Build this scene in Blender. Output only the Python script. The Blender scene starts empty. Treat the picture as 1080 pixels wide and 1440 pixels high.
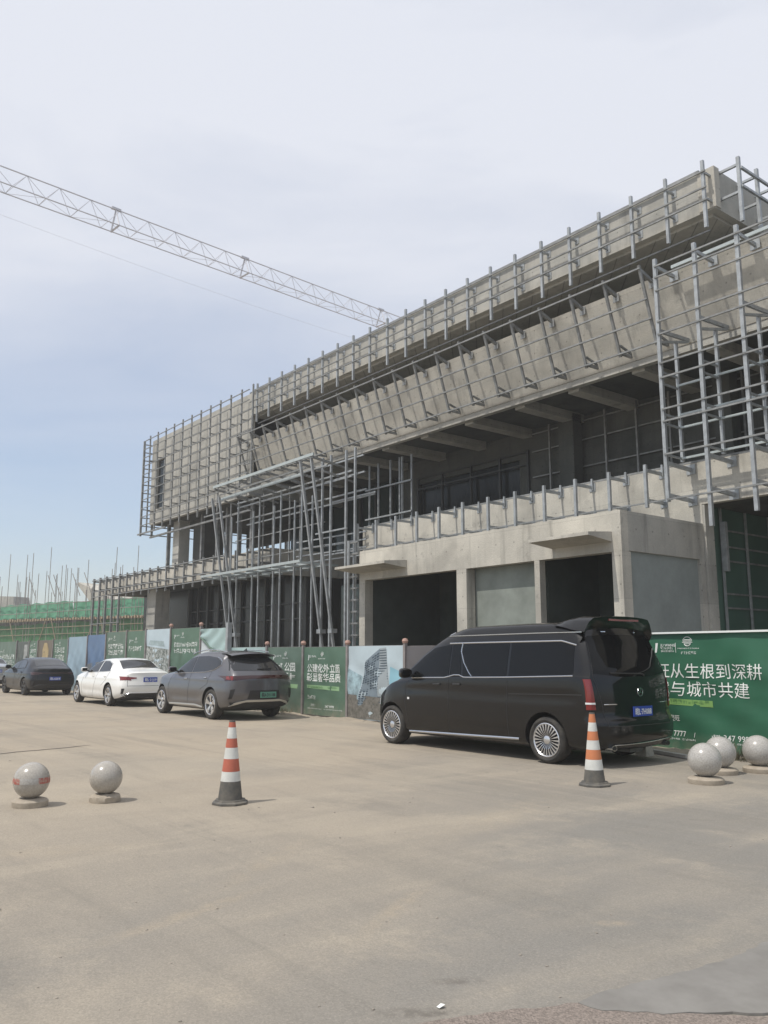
import bpy, bmesh, math, random
import numpy as np
from mathutils import Vector, Matrix
from mathutils.bvhtree import BVHTree

random.seed(7)
rad = math.radians
scene = bpy.context.scene
COL = scene.collection

# ------------------------------------------------------------------ camera
cam_d = bpy.data.cameras.new('camera')
cam = bpy.data.objects.new('camera', cam_d)
COL.objects.link(cam)
cam.location = (0, 0, 1.55)
cam.rotation_euler = (rad(90 + 9.666), 0, rad(52))
cam_d.sensor_fit = 'VERTICAL'
cam_d.sensor_height = 36
cam_d.sensor_width = 27
cam_d.lens = 36 * 1186 / 1440
cam_d.clip_end = 3000
scene.camera = cam

# ------------------------------------------------------------------ world / sun / exposure
SUN_EL = 60.0
SKY_STRENGTH = 0.14
CLOUD_STRENGTH = 0.93
HAZE_DENSITY = 0.0012
w = bpy.data.worlds.new('World')
scene.world = w
w.use_nodes = True
nt = w.node_tree
for n in list(nt.nodes):
    nt.nodes.remove(n)
out = nt.nodes.new('ShaderNodeOutputWorld')
sky = nt.nodes.new('ShaderNodeTexSky')
sky.sky_type = 'NISHITA'
sky.sun_disc = False
sky.sun_elevation = rad(SUN_EL)
sky.sun_rotation = rad(180)
sky.dust_density = 1.5
sky.ozone_density = 2.0
bg1 = nt.nodes.new('ShaderNodeBackground')
bg1.inputs['Strength'].default_value = SKY_STRENGTH
nt.links.new(sky.outputs[0], bg1.inputs['Color'])
bg2 = nt.nodes.new('ShaderNodeBackground')
bg2.inputs['Color'].default_value = (0.755, 0.785, 0.865, 1)
bg2.inputs['Strength'].default_value = CLOUD_STRENGTH
tc = nt.nodes.new('ShaderNodeTexCoord')
mp = nt.nodes.new('ShaderNodeMapping')
mp.inputs['Scale'].default_value = (1.0, 1.3, 4.5)
mp.inputs['Rotation'].default_value = (0.1, 0.15, 0.4)
nz = nt.nodes.new('ShaderNodeTexNoise')
nz.inputs['Scale'].default_value = 1.6
nz.inputs['Detail'].default_value = 6
nz.inputs['Roughness'].default_value = 0.55
nz.inputs['Distortion'].default_value = 0.4
nt.links.new(tc.outputs['Generated'], mp.inputs[0])
nt.links.new(mp.outputs[0], nz.inputs[0])
sep = nt.nodes.new('ShaderNodeSeparateXYZ')
nt.links.new(tc.outputs['Generated'], sep.inputs[0])
zr = nt.nodes.new('ShaderNodeMapRange')      # thinner cloud towards the low sky
zr.inputs[1].default_value = 0.08
zr.inputs[2].default_value = 0.50
zr.inputs[3].default_value = -0.85
zr.inputs[4].default_value = 0.26
nt.links.new(sep.outputs[2], zr.inputs[0])
cr = nt.nodes.new('ShaderNodeMapRange')
cr.inputs[1].default_value = 0.28
cr.inputs[2].default_value = 0.72
cr.inputs[3].default_value = 0.55
cr.inputs[4].default_value = 0.95
nt.links.new(nz.outputs[0], cr.inputs[0])
ad = nt.nodes.new('ShaderNodeMath')
ad.operation = 'ADD'
ad.use_clamp = True
nt.links.new(cr.outputs[0], ad.inputs[0])
nt.links.new(zr.outputs[0], ad.inputs[1])
mx = nt.nodes.new('ShaderNodeMixShader')
nt.links.new(ad.outputs[0], mx.inputs[0])
nt.links.new(bg1.outputs[0], mx.inputs[1])
nt.links.new(bg2.outputs[0], mx.inputs[2])
nt.links.new(mx.outputs[0], out.inputs[0])

sun_d = bpy.data.lights.new('sun', 'SUN')
sun_d.energy = 2.95
sun_d.angle = rad(0.6)
sun_d.color = (1.0, 0.955, 0.875)
sun = bpy.data.objects.new('sun', sun_d)
COL.objects.link(sun)
sun.location = (0, -30, 60)
sun.rotation_euler = Vector((0.07, math.cos(rad(SUN_EL)), -math.sin(rad(SUN_EL)))).to_track_quat('-Z', 'Y').to_euler()

scene.view_settings.view_transform = 'Standard'
scene.view_settings.look = 'None'
scene.view_settings.exposure = 0.15
scene.view_settings.gamma = 1.0
scene.view_settings.use_curve_mapping = False
scene.cycles.volume_bounces = 1

# ------------------------------------------------------------------ materials
MATS = {}


def mat(name, col, rough=0.6, metal=0.0, var=0.0, vscale=4.0, coat=0.0, spec=0.5, bump=0.0, bscale=30.0, col2=None, stretch=(1, 1, 1), detail=5, alpha=1.0, lo=0.35, hi=0.7):
    """principled material; two-colour noise mottling and optional bump, all in object space"""
    if name in MATS:
        return MATS[name]
    m = bpy.data.materials.new(name)
    m.use_nodes = True
    t = m.node_tree
    b = t.nodes['Principled BSDF']
    b.inputs['Base Color'].default_value = (*col, 1)
    b.inputs['Roughness'].default_value = rough
    b.inputs['Metallic'].default_value = metal
    b.inputs['Coat Weight'].default_value = coat
    b.inputs['Specular IOR Level'].default_value = spec
    b.inputs['Alpha'].default_value = alpha
    if var or bump or col2:
        c = t.nodes.new('ShaderNodeTexCoord')
        p = t.nodes.new('ShaderNodeMapping')
        p.inputs['Scale'].default_value = stretch
        t.links.new(c.outputs['Object'], p.inputs[0])
        if var or col2:
            n = t.nodes.new('ShaderNodeTexNoise')
            n.inputs['Scale'].default_value = vscale
            n.inputs['Detail'].default_value = detail
            n.inputs['Roughness'].default_value = 0.62
            t.links.new(p.outputs[0], n.inputs[0])
            r = t.nodes.new('ShaderNodeMapRange')
            r.inputs[1].default_value = lo
            r.inputs[2].default_value = hi
            t.links.new(n.outputs[0], r.inputs[0])
            x = t.nodes.new('ShaderNodeMix')
            x.data_type = 'RGBA'
            t.links.new(r.outputs[0], x.inputs[0])
            x.inputs[6].default_value = (*col, 1)
            d = col2 if col2 else tuple(min(1, v * (1 - var)) for v in col)
            x.inputs[7].default_value = (*d, 1)
            t.links.new(x.outputs[2], b.inputs['Base Color'])
        if bump:
            n2 = t.nodes.new('ShaderNodeTexNoise')
            n2.inputs['Scale'].default_value = bscale
            n2.inputs['Detail'].default_value = 4
            t.links.new(p.outputs[0], n2.inputs[0])
            bp = t.nodes.new('ShaderNodeBump')
            bp.inputs['Strength'].default_value = bump
            bp.inputs['Distance'].default_value = 0.02
            t.links.new(n2.outputs[0], bp.inputs['Height'])
            t.links.new(bp.outputs[0], b.inputs['Normal'])
    MATS[name] = m
    return m


def mix_col(t, fac, a, b):
    x = t.nodes.new('ShaderNodeMix')
    x.data_type = 'RGBA'
    for sock, v in ((0, fac), (6, a), (7, b)):
        if hasattr(v, 'is_linked') or hasattr(v, 'links'):
            t.links.new(v, x.inputs[sock])
        elif isinstance(v, tuple):
            x.inputs[sock].default_value = (*v, 1)
        else:
            x.inputs[sock].default_value = v
    return x.outputs[2]


def noise(t, co, scale, lo, hi, detail=5, rough=0.6, stretch=None, rot=None, dist=0.0):
    if stretch or rot:
        p = t.nodes.new('ShaderNodeMapping')
        if stretch:
            p.inputs['Scale'].default_value = stretch
        if rot:
            p.inputs['Rotation'].default_value = (0, 0, rot)
        t.links.new(co, p.inputs[0])
        co = p.outputs[0]
    n = t.nodes.new('ShaderNodeTexNoise')
    n.inputs['Scale'].default_value = scale
    n.inputs['Detail'].default_value = detail
    n.inputs['Roughness'].default_value = rough
    n.inputs['Distortion'].default_value = dist
    t.links.new(co, n.inputs[0])
    r = t.nodes.new('ShaderNodeMapRange')
    r.interpolation_type = 'SMOOTHSTEP'
    r.inputs[1].default_value = lo
    r.inputs[2].default_value = hi
    t.links.new(n.outputs[0], r.inputs[0])
    return r.outputs[0]


def math_n(t, op, a, b):
    m = t.nodes.new('ShaderNodeMath')
    m.operation = op
    m.use_clamp = op in ('ADD', 'SUBTRACT')
    for i, v in enumerate((a, b)):
        if hasattr(v, 'links'):
            t.links.new(v, m.inputs[i])
        else:
            m.inputs[i].default_value = v
    return m.outputs[0]


def concrete_mat(name, base, dark, pale, boards=True):
    """cast concrete: cloudy mottling, drip stains running down, shutter-board seams, pores"""
    m = bpy.data.materials.new(name)
    m.use_nodes = True
    t = m.node_tree
    b = t.nodes['Principled BSDF']
    b.inputs['Roughness'].default_value = 0.88
    b.inputs['Specular IOR Level'].default_value = 0.25
    co = t.nodes.new('ShaderNodeTexCoord').outputs['Object']
    f1 = noise(t, co, 0.9, 0.32, 0.68, 7)
    c = mix_col(t, f1, base, pale)
    f2 = noise(t, co, 2.2, 0.52, 0.78, 6, stretch=(1.4, 1.4, 0.16))
    c = mix_col(t, math_n(t, 'MULTIPLY', f2, 0.7), c, dark)
    f5 = noise(t, co, 5.5, 0.56, 0.72, 5, 0.6, stretch=(1.6, 1.6, 0.10))
    c = mix_col(t, math_n(t, 'MULTIPLY', f5, 0.42), c, pale)
    f6 = noise(t, co, 0.55, 0.5, 0.62, 5, 0.55)
    c = mix_col(t, math_n(t, 'MULTIPLY', f6, 0.35), c, dark)
    f3 = noise(t, co, 3.5, 0.58, 0.7, 8, 0.7)
    c = mix_col(t, math_n(t, 'MULTIPLY', f3, 0.4), c, tuple(v * 0.75 for v in dark))
    f4 = noise(t, co, 38, 0.35, 0.72, 3)
    c = mix_col(t, math_n(t, 'MULTIPLY', f4, 0.22), c, dark)
    if boards:
        br = t.nodes.new('ShaderNodeTexBrick')
        sx = t.nodes.new('ShaderNodeSeparateXYZ')
        t.links.new(co, sx.inputs[0])
        cx = t.nodes.new('ShaderNodeCombineXYZ')
        t.links.new(math_n2(t, sx.outputs[0], sx.outputs[1]), cx.inputs[0])
        t.links.new(sx.outputs[2], cx.inputs[1])
        t.links.new(cx.outputs[0], br.inputs[0])
        br.inputs['Scale'].default_value = 1.0
        br.inputs['Brick Width'].default_value = 1.83
        br.inputs['Row Height'].default_value = 0.915
        br.inputs['Mortar Size'].default_value = 0.006
        br.inputs['Mortar Smooth'].default_value = 0.6
        br.inputs['Color1'].default_value = (0.0, 0.0, 0.0, 1)
        br.inputs['Color2'].default_value = (0.35, 0.35, 0.35, 1)
        br.inputs['Mortar'].default_value = (0.9, 0.9, 0.9, 1)
        c = mix_col(t, math_n(t, 'MULTIPLY', br.outputs[0], 0.55), c, dark)
        vo = t.nodes.new('ShaderNodeTexVoronoi')            # form-tie holes on a regular grid
        vo.voronoi_dimensions = '2D'
        vo.inputs['Scale'].default_value = 1.64
        vo.inputs['Randomness'].default_value = 0.0
        t.links.new(cx.outputs[0], vo.inputs[0])
        lt = math_n(t, 'LESS_THAN', vo.outputs['Distance'], 0.036)
        c = mix_col(t, math_n(t, 'MULTIPLY', lt, 0.45), c, tuple(v * .4 for v in dark))
    t.links.new(c, b.inputs['Base Color'])
    n2 = t.nodes.new('ShaderNodeTexNoise')
    n2.inputs['Scale'].default_value = 24
    n2.inputs['Detail'].default_value = 6
    t.links.new(co, n2.inputs[0])
    bp = t.nodes.new('ShaderNodeBump')
    bp.inputs['Strength'].default_value = 0.35
    bp.inputs['Distance'].default_value = 0.02
    t.links.new(n2.outputs[0], bp.inputs['Height'])
    t.links.new(bp.outputs[0], b.inputs['Normal'])
    MATS[name] = m
    return m


def math_n2(t, a, b):
    m = t.nodes.new('ShaderNodeMath')
    m.operation = 'ADD'
    t.links.new(a, m.inputs[0])
    t.links.new(b, m.inputs[1])
    return m.outputs[0]


CONC = concrete_mat('concrete', (0.475, 0.45, 0.395), (0.235, 0.222, 0.196), (0.62, 0.585, 0.51))
CONCG = concrete_mat('grey_concrete', (0.40, 0.39, 0.355), (0.20, 0.197, 0.183), (0.52, 0.50, 0.45))
CONCD = concrete_mat('shaded_concrete', (0.075, 0.08, 0.074), (0.035, 0.038, 0.036), (0.11, 0.112, 0.102))  # concrete colour lowered to carry the shade of unlit interiors
INFILL = mat('render_infill', (0.275, 0.305, 0.295), 0.9, var=0.25, vscale=1.2, bump=0.15, bscale=20)
BAYSHADE = mat('bay_shade_tone', (0.052, 0.066, 0.057), 0.9, var=0.4, vscale=1.2)  # bay interior shade put into a dark surface colour
INFILLD = mat('grey_block_infill', (0.26, 0.285, 0.255), 0.9, var=0.3, vscale=1.5, bump=0.15)
STEEL = mat('galvanised_steel', (0.42, 0.44, 0.45), 0.5, 0.35, var=0.35, vscale=5, detail=7)
STEELP = mat('pale_primer_steel', (0.46, 0.505, 0.50), 0.5, 0.1, var=0.2, vscale=3)
STEELD = mat('weathered_steel', (0.30, 0.305, 0.30), 0.6, 0.25, var=0.45, vscale=5, detail=7)
GLASSD = mat('dark_glazing', (0.009, 0.012, 0.013), 0.2, spec=0.25)
GLASSG = mat('green_glazing', (0.065, 0.13, 0.10), 0.3, spec=0.4, var=0.3, vscale=0.7)
GLASST = mat('teal_glazing', (0.022, 0.04, 0.04), 0.12, spec=0.5)
MULL = mat('dark_window_frame', (0.03, 0.033, 0.033), 0.5)
DARK = mat('black_plastic', (0.018, 0.018, 0.019), 0.55)
RUBBER = mat('tyre_rubber', (0.022, 0.021, 0.02), 0.8, var=0.4, vscale=8, col2=(0.06, 0.054, 0.046))
CHROME = mat('chrome', (0.60, 0.61, 0.62), 0.2, 1.0)
ALLOY = mat('silver_alloy', (0.66, 0.66, 0.67), 0.26, 0.9)
ALLOYD = mat('dark_alloy', (0.05, 0.05, 0.052), 0.35, 0.5)
CARGLASS = mat('tinted_car_glass', (0.006, 0.0065, 0.007), 0.02, spec=0.22)
CARGLASS2 = mat('car_glass', (0.02, 0.021, 0.023), 0.03, spec=0.6)
REDLAMP = mat('red_lamp', (0.17, 0.010, 0.009), 0.12, coat=0.6)
WHITELAMP = mat('clear_lamp', (0.72, 0.72, 0.72), 0.15)
WHITEP = mat('white_lettering', (0.78, 0.80, 0.77), 0.6)
PLATEB = mat('blue_plate', (0.03, 0.07, 0.36), 0.4)
PLATEG = mat('green_plate', (0.10, 0.26, 0.19), 0.4)

# ------------------------------------------------------------------ mesh builder
def sub(a, b):
    return Vector(a) - Vector(b)


class MB:
    def __init__(self):
        self.v = []
        self.f = []
        self.mi = []
        self.sm = []

    def add(self, vs, fs, mi=0, smooth=False):
        o = len(self.v)
        self.v += [tuple(p) for p in vs]
        for f in fs:
            self.f.append([i + o for i in f])
            self.mi.append(mi)
            self.sm.append(smooth)
        return self

    def box(self, x0, x1, y0, y1, z0, z1, mi=0):
        vs = [(x, y, z) for z in (z0, z1) for y in (y0, y1) for x in (x0, x1)]
        fs = [(0, 2, 3, 1), (4, 5, 7, 6), (0, 1, 5, 4), (2, 6, 7, 3), (0, 4, 6, 2), (1, 3, 7, 5)]
        return self.add(vs, fs, mi)

    def bar(self, p0, p1, a=0.06, b=None, up=(0, 0, 1), mi=0):
        """rectangular bar from p0 to p1; a = width across, b = depth along the up side"""
        b = a if b is None else b
        p0, p1 = Vector(p0), Vector(p1)
        d = (p1 - p0).normalized()
        u = Vector(up)
        if abs(d.dot(u)) > 0.98:
            u = Vector((0, 1, 0))
        s = d.cross(u).normalized()
        u = s.cross(d).normalized()
        s *= a / 2
        u *= b / 2
        vs = []
        for p in (p0, p1):
            vs += [p - s - u, p + s - u, p + s + u, p - s + u]
        fs = [(3, 2, 1, 0), (4, 5, 6, 7), (0, 1, 5, 4), (1, 2, 6, 5), (2, 3, 7, 6), (3, 0, 4, 7)]
        return self.add(vs, fs, mi)

    def tube(self, pts, r, n=8, mi=0, closed=False, ry=None):
        pts = [Vector(p) for p in pts]
        k = len(pts)
        vs, fs = [], []
        prev = None
        for i, p in enumerate(pts):
            if closed:
                d = pts[(i + 1) % k] - pts[i - 1]
            else:
                d = pts[min(i + 1, k - 1)] - pts[max(i - 1, 0)]
            d.normalize()
            if prev is None:
                u = Vector((0, 0, 1)) if abs(d.z) < 0.9 else Vector((0, 1, 0))
            else:
                u = prev
            s = d.cross(u).normalized()
            u = s.cross(d).normalized()
            prev = u
            for j in range(n):
                a = 2 * math.pi * j / n
                vs.append(p + s * math.cos(a) * r + u * math.sin(a) * (ry or r))
        for i in range(k if closed else k - 1):
            for j in range(n):
                i2 = (i + 1) % k
                fs.append((i * n + j, i * n + (j + 1) % n, i2 * n + (j + 1) % n, i2 * n + j))
        if not closed:
            fs.append(tuple(range(n))[::-1])
            fs.append(tuple((k - 1) * n + j for j in range(n)))
        return self.add(vs, fs, mi, True)

    def lathe(self, prof, c=(0, 0, 0), axis='z', n=32, mi=0):
        """prof = [(r, h)...] turned round an axis through c"""
        vs, fs = [], []
        for r, h in prof:
            for j in range(n):
                a = 2 * math.pi * j / n
                q = (r * math.cos(a), r * math.sin(a), h)
                if axis == 'y':
                    q = (q[0], q[2], q[1])
                vs.append((c[0] + q[0], c[1] + q[1], c[2] + q[2]))
        for i in range(len(prof) - 1):
            for j in range(n):
                f = (i * n + j, i * n + (j + 1) % n, (i + 1) * n + (j + 1) % n, (i + 1) * n + j)
                fs.append(f if axis == 'z' else f[::-1])
        return self.add(vs, fs, mi, True)

    def grid(self, rows, mi=0, smooth=True, flip=False):
        nr, nc = len(rows), len(rows[0])
        vs = [p for r in rows for p in r]
        fs = []
        for i in range(nr - 1):
            for j in range(nc - 1):
                f = (i * nc + j, i * nc + j + 1, (i + 1) * nc + j + 1, (i + 1) * nc + j)
                fs.append(f[::-1] if flip else f)
        return self.add(vs, fs, mi, smooth)

    def build(self, name, mats, parent=None, loc=(0, 0, 0), angle=38):
        me = bpy.data.meshes.new(name)
        o3 = Vector(parent_loc(parent)) if parent else Vector(loc)
        me.from_pydata([Vector(p) - o3 for p in self.v], [], self.f)
        for mm in (mats if isinstance(mats, (list, tuple)) else [mats]):
            me.materials.append(mm)
        me.polygons.foreach_set('material_index', self.mi)
        me.polygons.foreach_set('use_smooth', self.sm)
        me.update()
        if any(self.sm):
            me.set_sharp_from_angle(angle=rad(angle))
        ob = bpy.data.objects.new(name, me)
        COL.objects.link(ob)
        if parent:
            ob.parent = parent
        else:
            ob.location = loc
        return ob


def parent_loc(p):
    """world position of a parent: parts sit at their parent's origin"""
    q = Vector((0, 0, 0))
    while p is not None:
        q += p.location
        p = p.parent
    return q


def tag(o, label=None, cat=None, group=None, kind=None):
    if label:
        o['label'] = label
    if cat:
        o['category'] = cat
    if group:
        o['group'] = group
    if kind:
        o['kind'] = kind
    return o


def thing(name, label, cat, loc=(0, 0, 0), group=None):
    o = bpy.data.objects.new(name, None)
    o.empty_display_size = 0.2
    COL.objects.link(o)
    o.location = loc
    return tag(o, label, cat, group)


def copy_tree(o, loc=None, parent=None):
    c = o.copy()
    COL.objects.link(c)
    if parent is not None:
        c.parent = parent
    if loc is not None:
        c.location = loc
    for ch in list(o.children):
        copy_tree(ch, None, c)
    return c


def text2d(body, size=1.0, bold=0.0, align='LEFT'):
    """flat triangles of a line of writing, in the xy plane"""
    cu = bpy.data.curves.new('lettering', 'FONT')
    cu.body = body
    cu.size = size
    cu.offset = bold
    cu.align_x = align
    cu.resolution_u = 2
    ob = bpy.data.objects.new('lettering', cu)
    COL.objects.link(ob)
    dg = bpy.context.evaluated_depsgraph_get()
    me = bpy.data.meshes.new_from_object(ob.evaluated_get(dg))
    vs = [(v.co.x, v.co.y) for v in me.vertices]
    fs = [tuple(p.vertices) for p in me.polygons]
    bpy.data.meshes.remove(me)
    bpy.data.objects.remove(ob)
    bpy.data.curves.remove(cu)
    return vs, fs

# ------------------------------------------------------------------ the ground
def ground_mat():
    m = bpy.data.materials.new('dusty_asphalt')
    m.use_nodes = True
    t = m.node_tree
    b = t.nodes['Principled BSDF']
    b.inputs['Roughness'].default_value = 0.93
    b.inputs['Specular IOR Level'].default_value = 0.2
    co = t.nodes.new('ShaderNodeTexCoord').outputs['Object']
    asphalt, dust, pale = (0.245, 0.230, 0.206), (0.405, 0.343, 0.266), (0.47, 0.405, 0.315)
    # more wind-blown dust towards the hoarding, greyer worn asphalt nearer
    sp = t.nodes.new('ShaderNodeSeparateXYZ')
    t.links.new(co, sp.inputs[0])
    dx = t.nodes.new('ShaderNodeMapRange')
    dx.inputs[1].default_value = -2.8
    dx.inputs[2].default_value = -13.0
    dx.inputs[3].default_value = -0.30
    dx.inputs[4].default_value = 0.60
    t.links.new(sp.outputs[0], dx.inputs[0])
    big = noise(t, co, 0.22, 0.28, 0.72, 6, 0.6, dist=0.6)
    f = math_n(t, 'ADD', math_n(t, 'MULTIPLY', big, 0.62), dx.outputs[0])
    c = mix_col(t, f, asphalt, dust)
    sw = noise(t, co, 0.8, 0.45, 0.75, 6, 0.65, stretch=(1.0, 0.22, 1), rot=0.5)      # dusty wheel sweeps
    c = mix_col(t, math_n(t, 'MULTIPLY', sw, 0.45), c, pale)
    sw2 = noise(t, co, 1.6, 0.52, 0.74, 5, 0.6, stretch=(0.25, 1.0, 1), rot=0.15)
    c = mix_col(t, math_n(t, 'MULTIPLY', sw2, 0.3), c, (0.16, 0.15, 0.135))
    pt = noise(t, co, 2.6, 0.60, 0.72, 7, 0.7)
    c = mix_col(t, math_n(t, 'MULTIPLY', pt, 0.32), c, (0.15, 0.14, 0.125))
    pp = noise(t, co, 1.1, 0.50, 0.70, 9, 0.75)
    c = mix_col(t, math_n(t, 'MULTIPLY', pp, 0.42), c, pale)
    tr = noise(t, co, 0.55, 0.50, 0.66, 7, 0.7, stretch=(0.16, 1.9, 1), rot=-0.12, dist=0.8)     # long wheel tracks along the road
    c = mix_col(t, math_n(t, 'MULTIPLY', tr, 0.34), c, (0.19, 0.178, 0.155))
    st = noise(t, co, 0.33, 0.50, 0.60, 8, 0.62, stretch=(1.0, 0.55, 1), rot=0.9, dist=1.2)     # swept margins of settled dust
    c = mix_col(t, math_n(t, 'MULTIPLY', st, 0.30), c, pale)
    # dropped dust trails: soft ellipses lying on the road
    for (x, y, rx, ry, a, k) in ((-5.05, 2.45, 0.55, 0.07, 1.9, .55), (-4.35, 3.5, 0.55, 0.06, 2.1, .5), (-5.9, 3.5, .8, .10, 2.2, .35), (-3.35, 4.3, .12, .05, 1, .6), (-7.3, 2.2, .9, .2, 1.2, .35), (-6.2, 6.5, 1.4, .25, 1.9, .3)):
        p = t.nodes.new('ShaderNodeMapping')
        p.vector_type = 'TEXTURE'
        p.inputs['Location'].default_value = (x, y, 0)
        p.inputs['Rotation'].default_value = (0, 0, a)
        p.inputs['Scale'].default_value = (rx, ry, 1)
        t.links.new(co, p.inputs[0])
        ln = t.nodes.new('ShaderNodeVectorMath')
        ln.operation = 'LENGTH'
        t.links.new(p.outputs[0], ln.inputs[0])
        r = t.nodes.new('ShaderNodeMapRange')
        r.interpolation_type = 'SMOOTHSTEP'
        r.inputs[1].default_value = 1.7
        r.inputs[2].default_value = 0.1
        t.links.new(ln.outputs['Value'], r.inputs[0])
        e = noise(t, co, 7, 0.3, 0.6, 5)
        c = mix_col(t, math_n(t, 'MULTIPLY', math_n(t, 'MULTIPLY', r.outputs[0], e), k), c, (0.40, 0.335, 0.25))
    for (x, y, rx, ry, a) in ((-3.25, 2.98, .13, .05, 1.0), (-3.1, 2.58, .16, .06, 1.0), (-3.02, 2.66, .10, .03, 1.2)):   # damp oil spots
        p = t.nodes.new('ShaderNodeMapping')
        p.vector_type = 'TEXTURE'
        p.inputs['Location'].default_value = (x, y, 0)
        p.inputs['Rotation'].default_value = (0, 0, a)
        p.inputs['Scale'].default_value = (rx, ry, 1)
        t.links.new(co, p.inputs[0])
        ln = t.nodes.new('ShaderNodeVectorMath')
        ln.operation = 'LENGTH'
        t.links.new(p.outputs[0], ln.inputs[0])
        r = t.nodes.new('ShaderNodeMapRange')
        r.interpolation_type = 'SMOOTHSTEP'
        r.inputs[1].default_value = 1.4
        r.inputs[2].default_value = 0.2
        t.links.new(ln.outputs['Value'], r.inputs[0])
        e = noise(t, co, 16, 0.3, 0.6, 5)
        c = mix_col(t, math_n(t, 'MULTIPLY', math_n(t, 'MULTIPLY', r.outputs[0], e), .55), c, (0.11, 0.098, 0.085))
    # stone grain
    v = t.nodes.new('ShaderNodeTexVoronoi')
    v.inputs['Scale'].default_value = 120
    t.links.new(co, v.inputs[0])
    vs = t.nodes.new('ShaderNodeSeparateColor')
    t.links.new(v.outputs['Color'], vs.inputs[0])
    c = mix_col(t, math_n(t, 'MULTIPLY', vs.outputs[0], 0.34), c, (0.13, 0.12, 0.105))
    g2 = noise(t, co, 60, 0.55, 0.7, 3)
    c = mix_col(t, math_n(t, 'MULTIPLY', g2, 0.28), c, (0.45, 0.40, 0.33))
    t.links.new(c, b.inputs['Base Color'])
    bp = t.nodes.new('ShaderNodeBump')
    bp.inputs['Strength'].default_value = 0.5
    bp.inputs['Distance'].default_value = 0.006
    t.links.new(vs.outputs[1], bp.inputs['Height'])
    n2 = t.nodes.new('ShaderNodeTexNoise')
    n2.inputs['Scale'].default_value = 3
    n2.inputs['Detail'].default_value = 8
    t.links.new(co, n2.inputs[0])
    bp2 = t.nodes.new('ShaderNodeBump')
    bp2.inputs['Strength'].default_value = 0.35
    bp2.inputs['Distance'].default_value = 0.03
    t.links.new(n2.outputs[0], bp2.inputs['Height'])
    t.links.new(bp.outputs[0], bp2.inputs['Normal'])
    t.links.new(bp2.outputs[0], b.inputs['Normal'])
    return m


g = MB()
g.add([(-420, -420, 0), (420, -420, 0), (420, 420, 0), (-420, 420, 0)], [(0, 1, 2, 3)])
tag(g.build('ground', ground_mat()), kind='structure')


def ragged(pts, amp, step, seed):
    """a polyline broken into small irregular steps"""
    rnd = random.Random(seed)
    o = []
    for a, b in zip(pts[:-1], pts[1:]):
        a, b = Vector(a), Vector(b)
        n = max(2, int((b - a).length / step))
        d = (b - a).normalized()
        s = Vector((-d.y, d.x))
        for i in range(n):
            o.append(a + (b - a) * i / n + s * rnd.uniform(-amp, amp))
    o.append(Vector(pts[-1]))
    return o


# coarse concrete apron in the near right corner, and a smooth mortar spill that overlaps its edge
edge = ragged([(-3.35, 1.2), (-2.98, 2.52), (-2.86, 2.87), (-2.68, 3.28)], 0.012, 0.05, 3)
ap = [(p.x, p.y) for p in edge] + [(-2.5, 3.35), (-2.1, 3.75), (-1.6, 4.1), (0.6, 4.4), (0.6, 1.2)]
g = MB()
g.add([(x, y, 0.009) for x, y in ap] + [(x, y, -0.01) for x, y in ap], [list(range(len(ap)))[::-1]] + [(i, (i + 1) % len(ap), len(ap) + (i + 1) % len(ap), len(ap) + i) for i in range(len(ap))])
apron_m = mat('coarse_apron', (0.30, 0.25, 0.215), 0.95, vscale=70, col2=(0.185, 0.155, 0.133), detail=4, bump=0.8, bscale=90, lo=0.4, hi=0.62)
tag(g.build('apron', apron_m), kind='structure')
e2 = ragged([(-2.70, 3.22), (-2.71, 3.40), (-2.63, 3.92), (-2.585, 4.25), (-2.60, 4.66), (-2.4, 5.4)], 0.010, 0.045, 5)
e3 = ragged([(-0.9, 5.5), (-1.2, 4.6), (-2.10, 3.82), (-2.4, 3.42), (-2.58, 3.24), (-2.70, 3.22)], 0.012, 0.06, 9)
mp_ = [(p.x, p.y) for p in e2] + [(p.x, p.y) for p in e3[:-1]]
g = MB()
g.add([(x, y, 0.012) for x, y in mp_] + [(x, y, -0.01) for x, y in mp_], [list(range(len(mp_)))[::-1]] + [(i, (i + 1) % len(mp_), len(mp_) + (i + 1) % len(mp_), len(mp_) + i) for i in range(len(mp_))])
tag(g.build('mortar_spill', mat('dried_mortar', (0.232, 0.221, 0.203), 0.9, vscale=3.5, col2=(0.175, 0.165, 0.15), detail=8, bump=0.5, bscale=5)), kind='structure')
g = MB()                                            # loose grit and pebbles
rg = random.Random(31)
for i in range(230):
    d = 3.2 + 13 * rg.random() ** 2
    a = rg.uniform(rad(112), rad(172))
    x, y = d * math.cos(a), d * math.sin(a)
    if y > 9.0:
        continue
    q = rg.uniform(.002, .007) * (1 + d * .05) * (2.0 if rg.random() < .05 else 1)
    h = q * rg.uniform(.6, 1.1)
    b_ = rg.uniform(0, 6)
    vs = [(x + q * rg.uniform(.7, 1.3) * math.cos(b_ + k * 1.257), y + q * rg.uniform(.7, 1.3) * math.sin(b_ + k * 1.257), z) for z in (0.0, h * .6) for k in range(5)]
    vs.append((x, y, h))
    g.add(vs, [(k, (k + 1) % 5, 5 + (k + 1) % 5, 5 + k) for k in range(5)] + [(5 + k, 5 + (k + 1) % 5, 10) for k in range(5)])
tag(g.build('grit', mat('grey_grit', (0.34, 0.30, 0.25), 0.9, vscale=9, col2=(0.19, 0.175, 0.15))), kind='stuff')
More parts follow.
